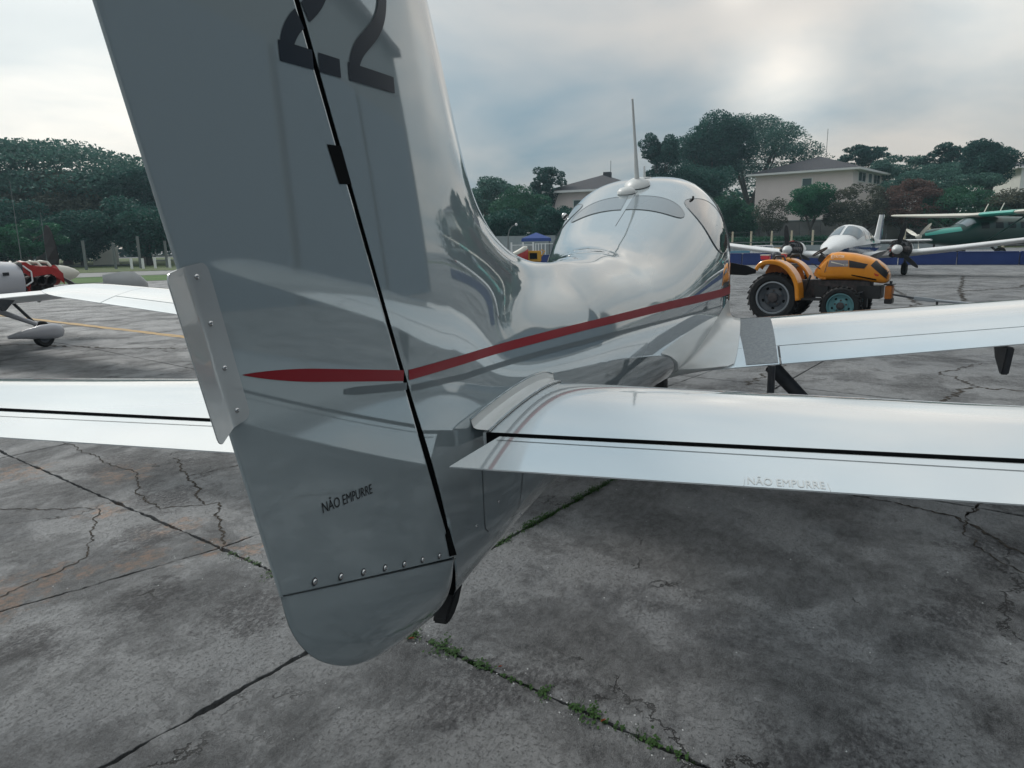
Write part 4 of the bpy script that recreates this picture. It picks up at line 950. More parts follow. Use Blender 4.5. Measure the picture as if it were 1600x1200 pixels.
# ------------------------------------------------------------------ orange tow tractor
tp, az = place(1220, 15.05, 470)
TH = az - math.radians(105)
tr = empty('tow_tractor', tp + Vector((math.cos(az), math.sin(az), 0)) * .50, TH); tr.scale = (.83, 1.03, 1.03)
props(tr, 'orange compact tractor with dark side panels, grey rear and teal front wheel rims', 'tractor')
def big_wheel(parent, c, r, w_, rim, mt, s, lugs=26):
    o = B().lathe([(r * .66, -w_ * .36), (r * .74, -w_ * .5), (r * .9, -w_ * .5), (r * .97, -w_ * .38), (r, -w_ * .1), (r, w_ * .1), (r * .97, w_ * .38), (r * .9, w_ * .5), (r * .74, w_ * .5), (r * .66, w_ * .36)], c, 'Y', 44).build('wheel', 'rubber', parent, True, 40)
    lg = B()
    for k in range(lugs):
        a = 2 * math.pi * k / lugs
        for sg in (-1, 1):
            bb = a + (.5 if sg > 0 else 0) * 2 * math.pi / lugs; p = Vector((c[0] + math.cos(bb) * r, c[1] + sg * w_ * .24, c[2] + math.sin(bb) * r)); n0 = len(lg.v); lg.box((0, 0, 0), (.03, w_ * .44, .022))
            for q in range(n0, len(lg.v)):
                v_ = Vector(lg.v[q]); v_.rotate(Matrix.Rotation(.5 * sg, 3, 'Z')); v_.rotate(Matrix.Rotation(math.pi / 2 - bb, 3, 'Y')); lg.v[q] = tuple(v_ + p)
    t_ = lg.build('tread_lug', 'rubber', o); t_['kind'] = 'stuff'
    for sd in (-1, 1):
        B().lathe([(r * .67, sd * w_ * .38), (r * .62, sd * w_ * .42), (r * .60, sd * w_ * .34)], c, 'Y', 40).build('rim_edge', 'rimedge' if mt == 'greyrim' else mt, o, True, 50)
        B().lathe([(r * .60, sd * w_ * .34), (r * .57, sd * w_ * .15), (r * .40, sd * w_ * .05), (r * .34, sd * w_ * .14), (r * .22, sd * w_ * .16), (r * .20, sd * w_ * .30), (0, sd * w_ * .30)], c, 'Y', 40).build('rim', mt, o, True, 40)
        B().lathe([(r * .20, sd * w_ * .31), (r * .16, sd * w_ * .36), (0, sd * w_ * .36)], c, 'Y', 20).build('hub_cap', 'engine', o, True, 40)
        o.scale = (1.03 / .83, 1, 1); o.location.x = c[0] * (1 - 1.03 / .83)
        for k in range(5):
            a = k * 1.2566 + .3; B().lathe([(r * .05, sd * w_ * .16), (r * .05, sd * w_ * .21), (0, sd * w_ * .21)], (c[0] + math.cos(a) * r * .29, c[1], c[2] + math.sin(a) * r * .29), 'Y', 8).build('wheel_bolt', 'engine', o)
            B().lathe([(r * .065, sd * w_ * .095), (0, sd * w_ * .10)], (c[0] + math.cos(a + .63) * r * .44, c[1], c[2] + math.sin(a + .63) * r * .44), 'Y', 12).build('rim_slot', 'black', o)
    return o
for s in (-1, 1):
    big_wheel(tr, (0, s * .50, .475), .475, .30, .3, 'greyrim', s)
    big_wheel(tr, (1.50, s * .47, .355), .355, .21, .3, 'tealrim', s)
    arc = []
    pts = [(-.42, 1.03), (-.37, 1.12), (-.26, 1.185), (-.05, 1.205), (.15, 1.18), (.35, 1.08), (.50, .93), (.60, .74), (.64, .45)]
    dp = densify(np.array(pts), 40, 7); G = []
    for i, (x, z) in enumerate(dp):
        d = dp[min(i + 1, 39)] - dp[max(i - 1, 0)]; d /= np.hypot(*d); nx, nz = -d[1], d[0]
        G.append([(x - nx * .08, s * .70, z - nz * .08), (x - nx * .015, s * .70, z - nz * .015), (x, s * .685, z), (x, s * .34, z), (x - nx * .02, s * .33, z - nz * .02), (x - nx * .06, s * .33, z - nz * .06)])
    o = grid('rear_fender', np.array(G), 'orange', tr, smooth=True, auto=40)
    md = o.modifiers.new('thick', 'SOLIDIFY'); md.thickness = .008
    B().prism([(.55, .50), (.36, 1.0), (.05, 1.13), (-.2, 1.10), (-.3, .95), (-.1, .4), (.5, .4)], s * .335, s * .322).build('fender_plate', 'orangedk', tr)
    B().tube([(-.02, s * .58, 1.20), (.02, s * .58, 1.27), (.20, s * .58, 1.27), (.25, s * .58, 1.18)], .022, 8).build('grab_handle', 'blackplastic', tr, True, 60)
    B().box((-.22, s * .58, 1.245), (.20, .14, .08)).build('tail_lamp', 'redbox', tr, bevel=.015)
    B().box((-.22, s * .58, 1.29), (.22, .12, .02)).build('lamp_cover', 'decalwhite', tr, bevel=.004)
    B().box((.85, s * .42, .46), (.50, .30, .03)).build('footplate', 'blackplastic', tr)
    B().tube([(.62, s * .33, .48), (.72, s * .33, .82), (.75, s * .30, .9)], .03, 6).build('pedal_arm', 'blackplastic', tr)
hd = [(.80, .05, .97, .90, .93), (.84, .26, 1.03, .86, .94), (.98, .29, 1.18, .82, .96), (1.12, .30, 1.315, .81, .98), (1.30, .30, 1.335, .812, 1.0), (1.65, .30, 1.31, .815, 1.0), (1.95, .29, 1.255, .805, .98), (2.18, .275, 1.185, .77, .95), (2.34, .25, 1.09, .755, .92), (2.43, .21, .99, .775, .88), (2.46, .12, .93, .81, .86)]
hood = loft('hood', dense(hd, 44), 'orange', tr, 36, 3.6)
hst = np.array(dense(hd, 80))
hood.scale = (.95, 1, 1); hood.location.x = .04
def hoodpt(x, z, off=.004, s=-1):
    h, t, b, c = (np.interp(x, hst[:, 0], hst[:, k]) for k in (1, 2, 3, 4)); q = np.clip((z - c) / (t - c) if z > c else (c - z) / (c - b), 0, .995); return (x, s * (h * (1 - q ** 3.6) ** (1 / 3.6) + off), z)
def hpatch(name, poly, mt, off=.004, s=-1, n=12):
    a, b, c, d = (np.array(q) for q in poly); G = []
    for u in np.linspace(0, 1, n):
        l = a + (d - a) * u; r = b + (c - b) * u; G.append([hoodpt(*(l + (r - l) * v), off, s) for v in np.linspace(0, 1, n)])
    return grid(name, np.array(G), mt, hood)
for s in (-1, 1):
    hpatch('side_grille', [(1.62, 1.195), (1.98, 1.165), (2.06, 1.10), (1.99, 1.04)], 'blackplastic', .008, s) if False else None
    hpatch('side_grille', [(1.60, 1.185), (2.02, 1.115), (1.95, 1.035), (1.62, 1.055)], 'blackplastic', .010, s)
    hpatch('side_band', [(1.16, 1.185), (1.58, 1.185), (1.60, 1.07), (1.13, 1.065)], 'decalgrey', .005, s)
    hpatch('lower_slot', [(1.68, .925), (2.22, .845), (2.22, .815), (1.68, .905)], 'black', .006, s)
    hpatch('nose_panel', [(2.17, 1.185), (2.445, .975), (2.435, .84), (2.08, 1.09)], 'blackplastic', .008, s)
    ed = B().tube([hoodpt(x, z, .003, s) for x, z in ((1.15, 1.30), (1.12, 1.15), (1.07, .97), (1.06, .84))], .006, 5).build('panel_seam', 'seam', hood)
    B().lathe([(.022, 0), (.022, .004), (0, .004)], (1.11, s * .302 - (.004 if s > 0 else 0), .99), 'Y', 12).build('latch', 'rimedge', hood)
def hoodtxt(x0, z0, slant=-.06):
    def f(a, b): return hoodpt(x0 + a, z0 + b * 1.2 + slant * a, .010)
    return f
EMB = B(); EMB.tube([hoodpt(1.225 + .034 * math.cos(a), 1.245 + .034 * math.sin(a), .009) for a in np.linspace(0, 2 * math.pi, 20)], .0055, 4, False).build('emblem_ring', 'decalwhite', hood)
letters('D', 'emblem_letter', 'decalwhite', hood, hoodtxt(1.208, 1.230, 0), .028)
letters('SUTTER', 'hood_lettering', 'decalwhite', hood, hoodtxt(1.285, 1.235, -.05), .20)
letters('4100', 'model_number', 'decalwhite', hood, hoodtxt(1.48, 1.075, -.02), .11)
hpatch('pale_flash', [(1.20, 1.165), (1.50, 1.105), (1.50, 1.095), (1.20, 1.140)], 'decalwhite', .009)
hpatch('red_mark', [(2.16, .955), (2.27, .925), (2.26, .895), (2.19, .905)], 'decalred', .006)
# chassis and machinery under the hood
B().box((1.35, 0, .66), (1.35, .38, .30)).build('engine_block', 'engine', tr, bevel=.02)
B().box((.35, 0, .62), (.9, .34, .36)).build('gearbox', 'engine', tr, bevel=.03)
B().box((2.0, 0, .60), (.50, .44, .24)).build('front_frame', 'blackplastic', tr, bevel=.01)
B().box((1.5, 0, .40), (.14, .8, .14)).build('front_axle', 'engine', tr, bevel=.01)
B().box((0, 0, .475), (.18, .8, .18)).build('rear_axle', 'engine', tr, bevel=.01)
B().box((1.0, -.22, .60), (.3, .16, .2)).build('battery_box', 'blackplastic', tr, bevel=.01)
B().tube([(1.2, -.24, .55), (1.55, -.26, .52), (1.9, -.24, .60)], .02, 6).build('steering_rod', 'darkmetal', tr)
B().box((1.95, -.18, .42), (.08, .08, .20)).build('tie_bracket', 'blackplastic', tr)
B().box((2.39, 0, .60), (.14, .30, .24)).build('front_weight', 'orangedk', tr, bevel=.012)
B().box((2.40, 0, .44), (.16, .26, .10)).build('hitch_jaw', 'blackplastic', tr, bevel=.01)
B().box((2.39, 0, .74), (.20, .30, .02)).build('weight_plate', 'blackplastic', tr)
B().tube([(2.41, 0, .72), (2.41, 0, .80)], .03, 10).build('hitch_pin', 'darkmetal', tr)
# dash cowl, steering wheel, seat
cw = B(); cw.prism([(.80, .90), (.83, 1.0), (1.10, 1.29), (1.15, 1.28), (1.10, .82), (.95, .83)], -.27, .27).build('dash_cowl', 'orange', tr, bevel=.02)
B().tube([(1.0, 0, 1.22), (.84, 0, 1.33)], .02, 8).build('steering_column', 'blackplastic', tr)
ring = [Vector((.84, 0, 1.33)) + Vector((.16 * .55 * math.cos(a) * -.9 - 0, .19 * math.sin(a), .17 * math.cos(a) * .55 * 0.9)) * 1.0 for a in np.linspace(0, 2 * math.pi, 33)]
ring = [Vector((.84, 0, 1.335)) + Vector((.17 * math.cos(a) * .86, .19 * math.sin(a), .17 * math.cos(a) * .45)) for a in np.linspace(0, 2 * math.pi, 33)]
sw_ = B().tube(ring, .014, 8, False).build('steering_wheel', 'blackplastic', tr, True, 60)
for k in (4, 15, 26): B().tube([(.84, 0, 1.33), ring[k]], .010, 6).build('spoke', 'blackplastic', sw_)
B().box((.92, 0, 1.20), (.16, .24, .14), ry=.5).build('instrument_box', 'blackplastic', tr, bevel=.02)
B().tube([(.95, -.28, 1.02), (.82, -.30, 1.10), (.74, -.30, 1.12)], .010, 6).build('throttle_lever', 'blackplastic', tr)
st_ = B().box((.12, 0, 1.06), (.42, .42, .10)).build('seat', 'blackplastic', tr, bevel=.04)
G = [[(-.10 - .10 * math.sin(v * 1.2) + .05 * abs(u), u * .24, 1.08 + .26 * v - .04 * u * u) for u in np.linspace(-1, 1, 9)] for v in np.linspace(0, 1, 8)]
o = grid('seat_back', np.array(G), 'greyrim', tr); md = o.modifiers.new('thick', 'SOLIDIFY'); md.thickness = .05; 

# towing bar lying in front of the tractor
a1 = at(1392, 456, 15.0); fdir = Vector((math.cos(TH), math.sin(TH), 0))
a1 = tr.location + Vector((math.cos(TH), math.sin(TH), 0)) * 2.12
tb = empty('tow_bar', (a1.x, a1.y, 0), TH + .12); props(tb, 'grey aircraft towing bar with a small castor wheel, hitched to the tractor nose', 'tow bar')
B().tube([(-.12, 0, .60), (.30, 0, .53)], .018, 8).build('draw_eye', 'darkmetal', tb)
B().box((.45, 0, .515), (.34, .10, .07), ry=.10).build('damper_housing', 'rimedge', tb, bevel=.01)
B().tube([(.6, 0, .50), (1.5, 0, .43), (2.6, 0, .34)], .026, 10).build('bar_tube', 'rimedge', tb, True, 60)
B().tube([(.66, 0, .50), (.66, 0, .26)], .02, 8).build('castor_leg', 'blackplastic', tb)
o = B().lathe([(.03, -.03), (.085, -.035), (.095, 0), (.085, .035), (.03, .03), (0, .03)], (.66, 0, .24), 'Y', 20).build('castor_wheel', 'rubber', tb, True, 50)
tb.location.z = -.02

# ------------------------------------------------------------------ white and blue twin
tw_, az = place(1330, 34.5, 400); HD = az + math.pi - math.radians(13)
twin = empty('twin_aircraft', tw_, HD); twin.scale = (1.12,) * 3
props(twin, 'white twin-engined aeroplane with blue belly and both engines uncowled, facing the camera', 'aeroplane')
st = [(-5.0, .06, 1.25, .95, 1.1), (-3.5, .28, 1.35, .80, 1.05), (-1.5, .52, 1.62, .66, 1.05), (-.3, .62, 1.86, .62, 1.05), (.8, .63, 1.90, .60, 1.05), (1.35, .62, 1.72, .60, 1.05), (1.8, .58, 1.50, .62, 1.05), (2.6, .48, 1.34, .66, 1.0), (3.2, .30, 1.18, .74, .96), (3.42, .10, 1.04, .86, .95)]
tf = loft('fuselage', dense(st, 44), 'white', twin, 36)
st2 = [(x, h + .006, c + .02 + .0 * x, b - .006, c - .05) for (x, h, t, b, c) in dense(st, 44)]
rows = []
for (x, h, t, b, c) in dense(st, 44):
    zt_ = c + .10 - .05 * math.sin(max(0, x) * .5) + (-.14 if x > 2.8 else 0) * (x - 2.8) / .6; r = []
    for a in np.linspace(-1, 1, 25):
        zz = zt_ - (zt_ - b + .006) * math.sin((1 - abs(a)) * math.pi / 2); q = max(0, min(1, (c - zz) / (c - b))); y = (h + .006) * max(0, 1 - q ** 2.3) ** (1 / 2.3); r.append((x, math.copysign(y, a) if abs(a) > 1e-9 else 0, zz))
    rows.append(r)
grid('blue_belly', np.array(rows), 'bluepaint', tf)
# windscreen and side windows
def tfpt(x, z, s, off=.01):
    A = np.array(dense(st, 60)); h, t, b, c = (np.interp(x, A[:, 0], A[:, k]) for k in (1, 2, 3, 4)); q = np.clip((z - c) / (t - c), 0, .98); return (x, s * (h * (1 - q ** 2.3) ** (1 / 2.3) + off), z)
def circ_pt(A, x, th, off, n=2.3):
    h, t, b, c = (float(np.interp(x, A[:, 0], A[:, k])) for k in (1, 2, 3, 4)); e = 2 / n
    return (x, math.copysign(h * abs(math.sin(th)) ** e, th) * (1 + off / h), c + (t - c) * abs(math.cos(th)) ** e + off)
A = np.array(dense(st, 60))
for s in (-1, 1):
    grid('windscreen', np.array([[circ_pt(A, 1.02 + .78 * v - .25 * u * (1 - .2 * v), s * (.05 + u * 1.05), .012) for u in np.linspace(0, 1, 12)] for v in np.linspace(0, 1, 10)]), 'rearglass', tf)
    for k, x in enumerate((.35, -.35, -1.0)):
        grid('side_window', np.array([[tfpt(x + (u - .5) * .52, 1.30 + .36 * v - .06 * k, s) for u in np.linspace(0, 1, 6)] for v in np.linspace(0, 1, 5)]), 'glass', tf)
    stw = [(s * .4, 1.0, -.75, .72), (s * 1.9, .85, -.75, .80), (s * 3.5, .7, -.7, .98), (s * 5.6, .52, -.55, 1.26), (s * 5.9, .40, -.5, 1.29)]
    wgt = simple_wing('wing', stw, 'white', twin, .15)
    B().lathe([(.0, .16), (.05, .13), (.055, 0), (.04, -.3), (0, -.35)], (.30, s * 5.93, 1.29), 'X', 12).build('tip_light', 'redbox' if s > 0 else 'white', wgt, True, 60)
    ng = empty('engine', (0, 0, 0)); ng.parent = twin
    # open engine, seen as block, cylinders, pipes and firewall disc
    B().box((1.35, s * 1.9, .98), (.70, .30, .26)).build('crankcase', 'engine', ng, bevel=.03)
    B().lathe([(.34, 0), (.34, .04), (0, .05)], (.86, s * 1.9, .98), 'X', 24).build('firewall', 'engine', ng, True, 40)
    B().lathe([(.32, -.02), (.28, -.5), (.1, -1.2)], (.88, s * 1.9, .98), 'X', 20).build('nacelle', 'white', ng, True, 60)
    for t_ in (-1, 1):
        for x in (1.12, 1.36, 1.60):
            B().lathe([(.10, t_ * .12), (.10, t_ * .18), (.085, t_ * .19), (.10, t_ * .2), (.10, t_ * .28), (.06, t_ * .34), (0, t_ * .34)], (x, s * 1.9, .98), 'Y', 14).build('cylinder_head', 'engine', ng, True, 40)
            B().tube([(x, s * 1.9 + t_ * .26, 1.08), (x - .04, s * 1.9 + t_ * .2, 1.2), (x - .1, s * 1.9 + t_ * .05, 1.22)], .025, 6).build('intake_pipe', 'darkmetal', ng, True, 60)
            B().tube([(x, s * 1.9 + t_ * .26, .9), (x - .08, s * 1.9 + t_ * .27, .74), (x - .25, s * 1.9 + t_ * .2, .70)], .028, 6).build('exhaust_pipe', 'darkmetal', ng, True, 60)
    B().box((1.35, s * 1.9, .78), (.6, .34, .14)).build('oil_sump', 'engine', ng, bevel=.03)
    B().box((1.1, s * 1.9, 1.24), (.3, .4, .10)).build('air_box', 'blackplastic', ng, bevel=.03)
    rq = random.Random(int(5 + s))
    for k in range(16):
        a_ = rq.uniform(0, 6.28); r_ = rq.uniform(.2, .36); x_ = rq.uniform(.95, 1.6); P_ = [(x_ + rq.uniform(-.2, .25) * q, s * 1.9 + r_ * math.cos(a_ + .5 * q), .98 + r_ * .9 * math.sin(a_ + .5 * q)) for q in range(3)]
        B().tube(P_, rq.uniform(.012, .03), 6).build('hose', rq.choice(['engine', 'blackplastic', 'darkmetal', 'redbaffle', 'engine']), ng, True, 60)
    sp_ = B().lathe([(.17, 1.72), (.165, 1.84), (.13, 1.98), (.06, 2.10), (0, 2.13)], (0, s * 1.9, .98), 'X', 20).build('spinner', 'white', ng, True, 60)
    for k in range(3): blade(ng, (1.78, s * 1.9, .98), math.radians(78 if s > 0 else 96) + k * 2.094, .95, .09, 'blackplastic')
    B().tube([(.1, s * 1.9, .85), (.1, s * 1.9, .25)], .05, 8).build('gear_leg', 'darkmetal', twin)
    wheel(twin, (.1, s * 1.9, .23), .23, .17)
    simple_wing('tailplane', [(s * .05, -4.3, -5.1, 1.22), (s * 2.0, -4.5, -5.1, 1.24)], 'white', twin)
B().tube([(2.7, 0, .8), (2.75, 0, .2)], .04, 8).build('nose_leg', 'darkmetal', twin); wheel(twin, (2.78, 0, .19), .19, .13)
simple_wing('fin', [(1.1, -3.3, -4.75, 0), (1.5, -3.9, -4.8, 0), (2.35, -4.45, -5.1, 0)], 'white', twin, .10, True)
rd = simple_wing('rudder', [(1.2, -4.78, -5.25, 0), (1.9, -4.98, -5.35, 0), (2.38, -5.12, -5.42, 0)], 'bluepaint', twin, .10, True)

# ------------------------------------------------------------------ green high-wing aeroplane at the right
gp, az = place(1530, 57, 385); HD = az + math.pi - math.radians(50) + 0
HD = az + math.radians(132)
gr = empty('high_wing_aircraft', gp, HD); gr.scale = (1.05,) * 3
props(gr, 'dark green high-wing aeroplane with pale stripes and a white propeller at the right edge', 'aeroplane')
st = [(-8.0, .08, 2.0, 1.6, 1.8), (-6.0, .40, 2.25, 1.2, 1.75), (-3.0, .78, 2.55, .80, 1.7), (0, .84, 2.62, .72, 1.7), (1.0, .82, 2.55, .72, 1.65), (1.55, .76, 2.22, .74, 1.6), (2.0, .66, 2.02, .78, 1.5), (3.6, .48, 1.86, .95, 1.45), (4.1, .32, 1.70, 1.1, 1.42), (4.25, .16, 1.56, 1.24, 1.4)]
gf = loft('fuselage', dense(st, 50), 'green', gr, 32, 2.6); A = np.array(dense(st, 60))
def gpt(x, z, s, off=.012):
    h, t, b, c = (np.interp(x, A[:, 0], A[:, k]) for k in (1, 2, 3, 4)); q = np.clip(abs(z - c) / ((t - c) if z > c else (c - b)), 0, .98); return (x, s * (h * (1 - q ** 2.6) ** (1 / 2.6) + off), z)
for s in (-1, 1):
    grid('nose_flash', np.array([[gpt(x, z0 + (z1 - z0) * v, s) for v in np.linspace(0, 1, 5)] for x, z0, z1 in [(x, np.interp(x, [1.9, 3, 4.15], [1.72, 1.60, 1.46]), np.interp(x, [1.9, 3, 4.15], [1.98, 1.88, 1.60])) for x in np.linspace(1.9, 4.12, 16)]]), 'palegreen', gf)
    grid('windscreen', np.array([[circ_pt(A, 1.12 + .62 * v - .1 * u, s * (.03 + u * .95), .015, 2.6) for u in np.linspace(0, 1, 10)] for v in np.linspace(0, 1, 8)]), 'rearglass', gf)
    for x in (.45, -.55, -1.45, -2.35, -3.2):
        grid('cabin_window', np.array([[gpt(x + (u - .5) * .55, 1.85 + .38 * v, s) for u in np.linspace(0, 1, 6)] for v in np.linspace(0, 1, 5)]), 'smoked', gf)
    stw = [(s * .0, 1.1, -.85, 2.68), (s * 3, 1.1, -.80, 2.75), (s * 7.6, .75, -.35, 2.92), (s * 7.95, .45, -.25, 2.93)]
    gw = simple_wing('wing', stw, 'cream', gr, .14)
    simple_wing('green_wing_root', [(.9, 1.13, -.86, 2.70), (3.4, 1.12, -.82, 2.765)], 'palegreen', gw, .155) if s > 0 else None
    B().tube([(.35, s * .78, 1.0), (.45, s * 4.0, 2.72)], .05, 8).build('wing_strut', 'green', gr)
    B().tube([(.0, s * .6, .95), (-.05, s * 1.5, .35)], .07, 8).build('gear_leg', 'blackplastic', gr)
    wheel(gr, (-.05, s * 1.6, .36), .36, .26)
    B().tube([(.3, 1.0 + s * .6, 2.82), (.05, 1.0 + s * .6, 3.35)], .03, 6).build('wing_aerial', 'cream', gr)
    simple_wing('tailplane', [(s * .05, -7.0, -8.2, 2.1), (s * 3.0, -7.3, -8.2, 2.1)], 'green', gr)
B().tube([(3.2, 0, 1.0), (3.25, 0, .3)], .06, 8).build('nose_leg', 'blackplastic', gr); wheel(gr, (3.25, 0, .30), .30, .2)
simple_wing('fin', [(2.0, -6.0, -8.1, 0), (2.6, -6.8, -8.3, 0), (4.4, -7.6, -8.7, 0)], 'green', gr, .10, True)
B().lathe([(.16, 4.22), (.15, 4.38), (.08, 4.52), (0, 4.56)], (0, 0, 1.42), 'X', 18).build('spinner', 'cream', gr, True, 60)
for k in range(3): blade(gr, (4.36, 0, 1.42), math.radians(38) + k * 2.094, 1.3, .10, 'cream')

# ------------------------------------------------------------------ barriers, fences, walls
def wallseg(name, p0, p1, h, th, mt, parent=None, z0=0):
    p0, p1 = Vector(p0[:2]), Vector(p1[:2]); d = p1 - p0; c = (p0 + p1) / 2
    b = B().box((c.x, c.y, z0 + h / 2), (d.length, th, h), rz=math.atan2(d.y, d.x)); return b.build(name, mt, parent, bevel=.01)
bl = empty('blue_barrier'); props(bl, 'long low blue steel barrier across the apron behind the orange tractor', 'barrier')
q0, q1 = place(780, 51)[0], place(1700, 46.5)[0]; nb = 12
for k in range(nb):
    a, b = q0.lerp(q1, k / nb), q0.lerp(q1, (k + 1) / nb - .0015); wallseg('barrier_section', a, b, .66, .35, 'bluewall', bl); 
    wallseg('barrier_cap', a.lerp(b, .01), b.lerp(a, .01), .04, .42, 'bluewall', bl, .66)
a, b = place(1135, 47.2)[0], place(1172, 47.2)[0]; o = wallseg('blue_board', a, b, .12, 1.2, 'skybluepaint', None, .70); props(o, 'flat light blue board lying on the blue barrier beside the cabin', 'board')
# white tubular frame and yellow cart by the barrier
def frame_obj():
    p, az = place(1183, 46.0); e = empty('tube_frame', p, az - math.pi / 2)
    props(e, 'white tubular rail frame standing above the tractor rear fender', 'frame')
    for x in (-.3, .25): B().tube([(x, 0, 0), (x, 0, 1.0), (x + .1, 0, 1.12), (x + .3, 0, 1.14)], .035, 6).build('rail_leg', 'white', e)
    B().tube([(-.2, 0, 1.12), (.9, 0, 1.14), (.95, 0, .8)], .035, 6).build('top_rail', 'white', e)
frame_obj()
def cart(px, dist, label, name='ground_cart', sc=1.0):
    p, az = place(px, dist); e = empty(name, p, az - math.pi / 2); e.scale = (sc,) * 3; props(e, label, 'cart')
    B().box((0, 0, .72), (1.0, .6, .62)).build('body', 'yellow', e, bevel=.04)
    B().box((.05, -.31, .74), (.42, .03, .34)).build('opening', 'black', e)
    B().tube([(.5, 0, .7), (.7, 0, 1.0), (.5, 0, 1.08)], .04, 6).build('handle', 'yellow', e)
    for x in (-.35, .35): wheel(e, (x, -.3, .2), .2, .1); wheel(e, (x, .3, .2), .2, .1)
    return e
cart(1222, 44, 'small yellow ground cart behind the tractor, under the twin aeroplane wing', sc=1.0)
c2 = cart(832, 43, 'yellow ground cart seen in the gap between the tail fin and the cabin', sc=1.05)
p, az = place(816, 42.5); e = empty('towing_head', p, az - math.pi / 2); props(e, 'small white and dark red machine nose left of the yellow cart', 'machine')
loft('cover', dense([(-.9, .10, .75, .35, .5), (-.4, .28, .95, .3, .55), (.1, .3, 1.25, .3, .6), (.35, .2, 1.2, .3, .6)], 12), 'redbaffle', e, 16); loft('top_cover', dense([(-.75, .16, .92, .7, .8), (-.35, .26, 1.12, .8, .9), (.1, .26, 1.38, 1.0, 1.1), (.3, .1, 1.36, 1.1, 1.2)], 12), 'cream', e, 16); wheel(e, (-.3, -.25, .2), .2, .1)
# pale low wall on the far side of the apron
a, b = place(1100, 92)[0], place(1560, 88)[0]; pw = empty('low_wall'); props(pw, 'pale low wall along the far side of the apron behind the twin aeroplane', 'wall')
for k in range(8): wallseg('wall_block', a.lerp(b, k / 8), a.lerp(b, (k + 1) / 8 - .002), .62, .4, 'palewall', pw); wallseg('wall_rail', a.lerp(b, k / 8), a.lerp(b, (k + 1) / 8 - .002), .10, .2, 'cpost', pw, .95)
# retaining wall
RW0, RW1 = place(1128, 112)[0], place(1620, 108)[0]
rwl = empty('retaining_wall'); props(rwl, 'tall grey stained retaining wall below the pink house', 'wall')
for k in range(14): wallseg('wall_panel', RW0.lerp(RW1, k / 14), RW0.lerp(RW1, (k + 1) / 14 - .0012), 3.7, .4, 'retwall', rwl)
wallseg('coping', RW0, RW1, .16, .6, 'palewall', rwl, 3.7)
# raised terrace behind the wall
tp4 = [RW0 + (RW0 - Vector(CAM).xy.to_3d()) * .003, RW1 + (RW1 - Vector(CAM).xy.to_3d()) * .003]
back = [place(1800, 260)[0], place(900, 260)[0]]
props(gmesh('terrace', [(p.x, p.y) for p in (tp4[0], tp4[1], back[0], back[1])], 3.6, 'verge'), kind='structure')
# wire fence with cream posts, right; each post a part
def post_fence(name, label, pxs, dist, h, r, mt, wires, lean=0, square=True, sep=None):
    e = empty(name); props(e, label, 'fence'); P = [place(p, dist(p) if callable(dist) else dist)[0] for p in pxs]
    for p in P: B().box((p.x, p.y, h / 2), (2 * r, 2 * r, h), rz=.3).build('post', mt, e)
    for z in wires:
        for a, b in zip(P, P[1:]): B().tube([(a.x, a.y, z), (b.x, b.y, z)], .022, 4).build('wire', 'wire', e)
    return e
post_fence('wire_fence', 'wire fence on cream posts between the low wall and the retaining wall', [1108, 1144, 1173, 1205, 1236, 1269, 1303, 1337, 1371, 1412, 1450, 1489, 1528, 1567, 1606], 96, 2.35, .09, 'post', (1.0, 1.6, 2.2))
# hedge along the fence
def scatter_mass(name, pts, size, mt, n_per, label=None, cat=None, kind=None, parent=None, flat=1.):
    """pts: (centre, radii) blobs; leaf cards spread through the outer part of each"""
    C = []; 
    for (c, r), n in zip(pts, n_per):
        d = rng.normal(size=(n, 3)); d /= np.linalg.norm(d, axis=1)[:, None]; rad = rng.uniform(.55, 1.06, (n, 1)) ** .7; C.append(np.array(c) + d * rad * np.array(r))
    C = np.concatenate(C); n = len(C); s = size * rng.uniform(.5, 1.35, (n, 1))
    a = rng.normal(size=(n, 3)); a[:, 2] *= .6; a /= np.linalg.norm(a, axis=1)[:, None]; b = np.cross(a, rng.normal(size=(n, 3)) + [0, 0, .8]); b /= np.linalg.norm(b, axis=1)[:, None]
    V = np.stack([C - a * s, C + b * s * .55, C + a * s, C - b * s * .55], 1).reshape(-1, 3); F = np.arange(4 * n).reshape(-1, 4)
    o = mesh(name, V, F, LF[mt], parent)
    if label: props(o, label, cat, kind=kind)
    return o
hb = []
for p in np.linspace(1150, 1306, 14): q = place(p, 100)[0]; hb.append(((q.x, q.y, .75), (1.4, 1.4, .95)))
scatter_mass('hedge', hb, .16, 'mid', [900] * len(hb), 'low clipped green hedge behind the wire fence under the pink house', 'hedge')
# bushes and dark undergrowth right behind the aeroplane roof
# left lawn fence posts
e = empty('lawn_fence'); props(e, 'short white posts and rails in front of the dark trees at the left', 'fence')
for px_ in (202, 220, 239, 262):
    p = place(px_, 64)[0]; B().box((p.x, p.y, .42), (.14, .14, .84)).build('post', 'white', e)
for px_, h in ((130, 2.3), (177, 2.0), (216, 2.6), (258, 2.2)):
    p = place(px_, 66)[0]; B().box((p.x, p.y, h / 2), (.16, .16, h), rz=.3).build('tall_post', 'cpost', e)
a, b = place(235, 67)[0], place(290, 67)[0]
for z in (.55, .95): wallseg('rail', a, b, .09, .07, 'cpost', e, z)
a, b = place(105, 67)[0], place(205, 67)[0]; wallseg('low_rail', a, b, .10, .08, 'darkmetal', e, .25)
for px_, h, lab in ((30, 7, 'slim grey pole among the trees at the far left'), (70, 4.6, 'thin pale pole just left of the black propeller')):
    p = place(px_, 69)[0]; o = B().tube([(0, 0, 0), (.05, 0, h)], [.04, .02], 6).build('pole', 'cpost', None); o.location = p; props(o, lab, 'pole')
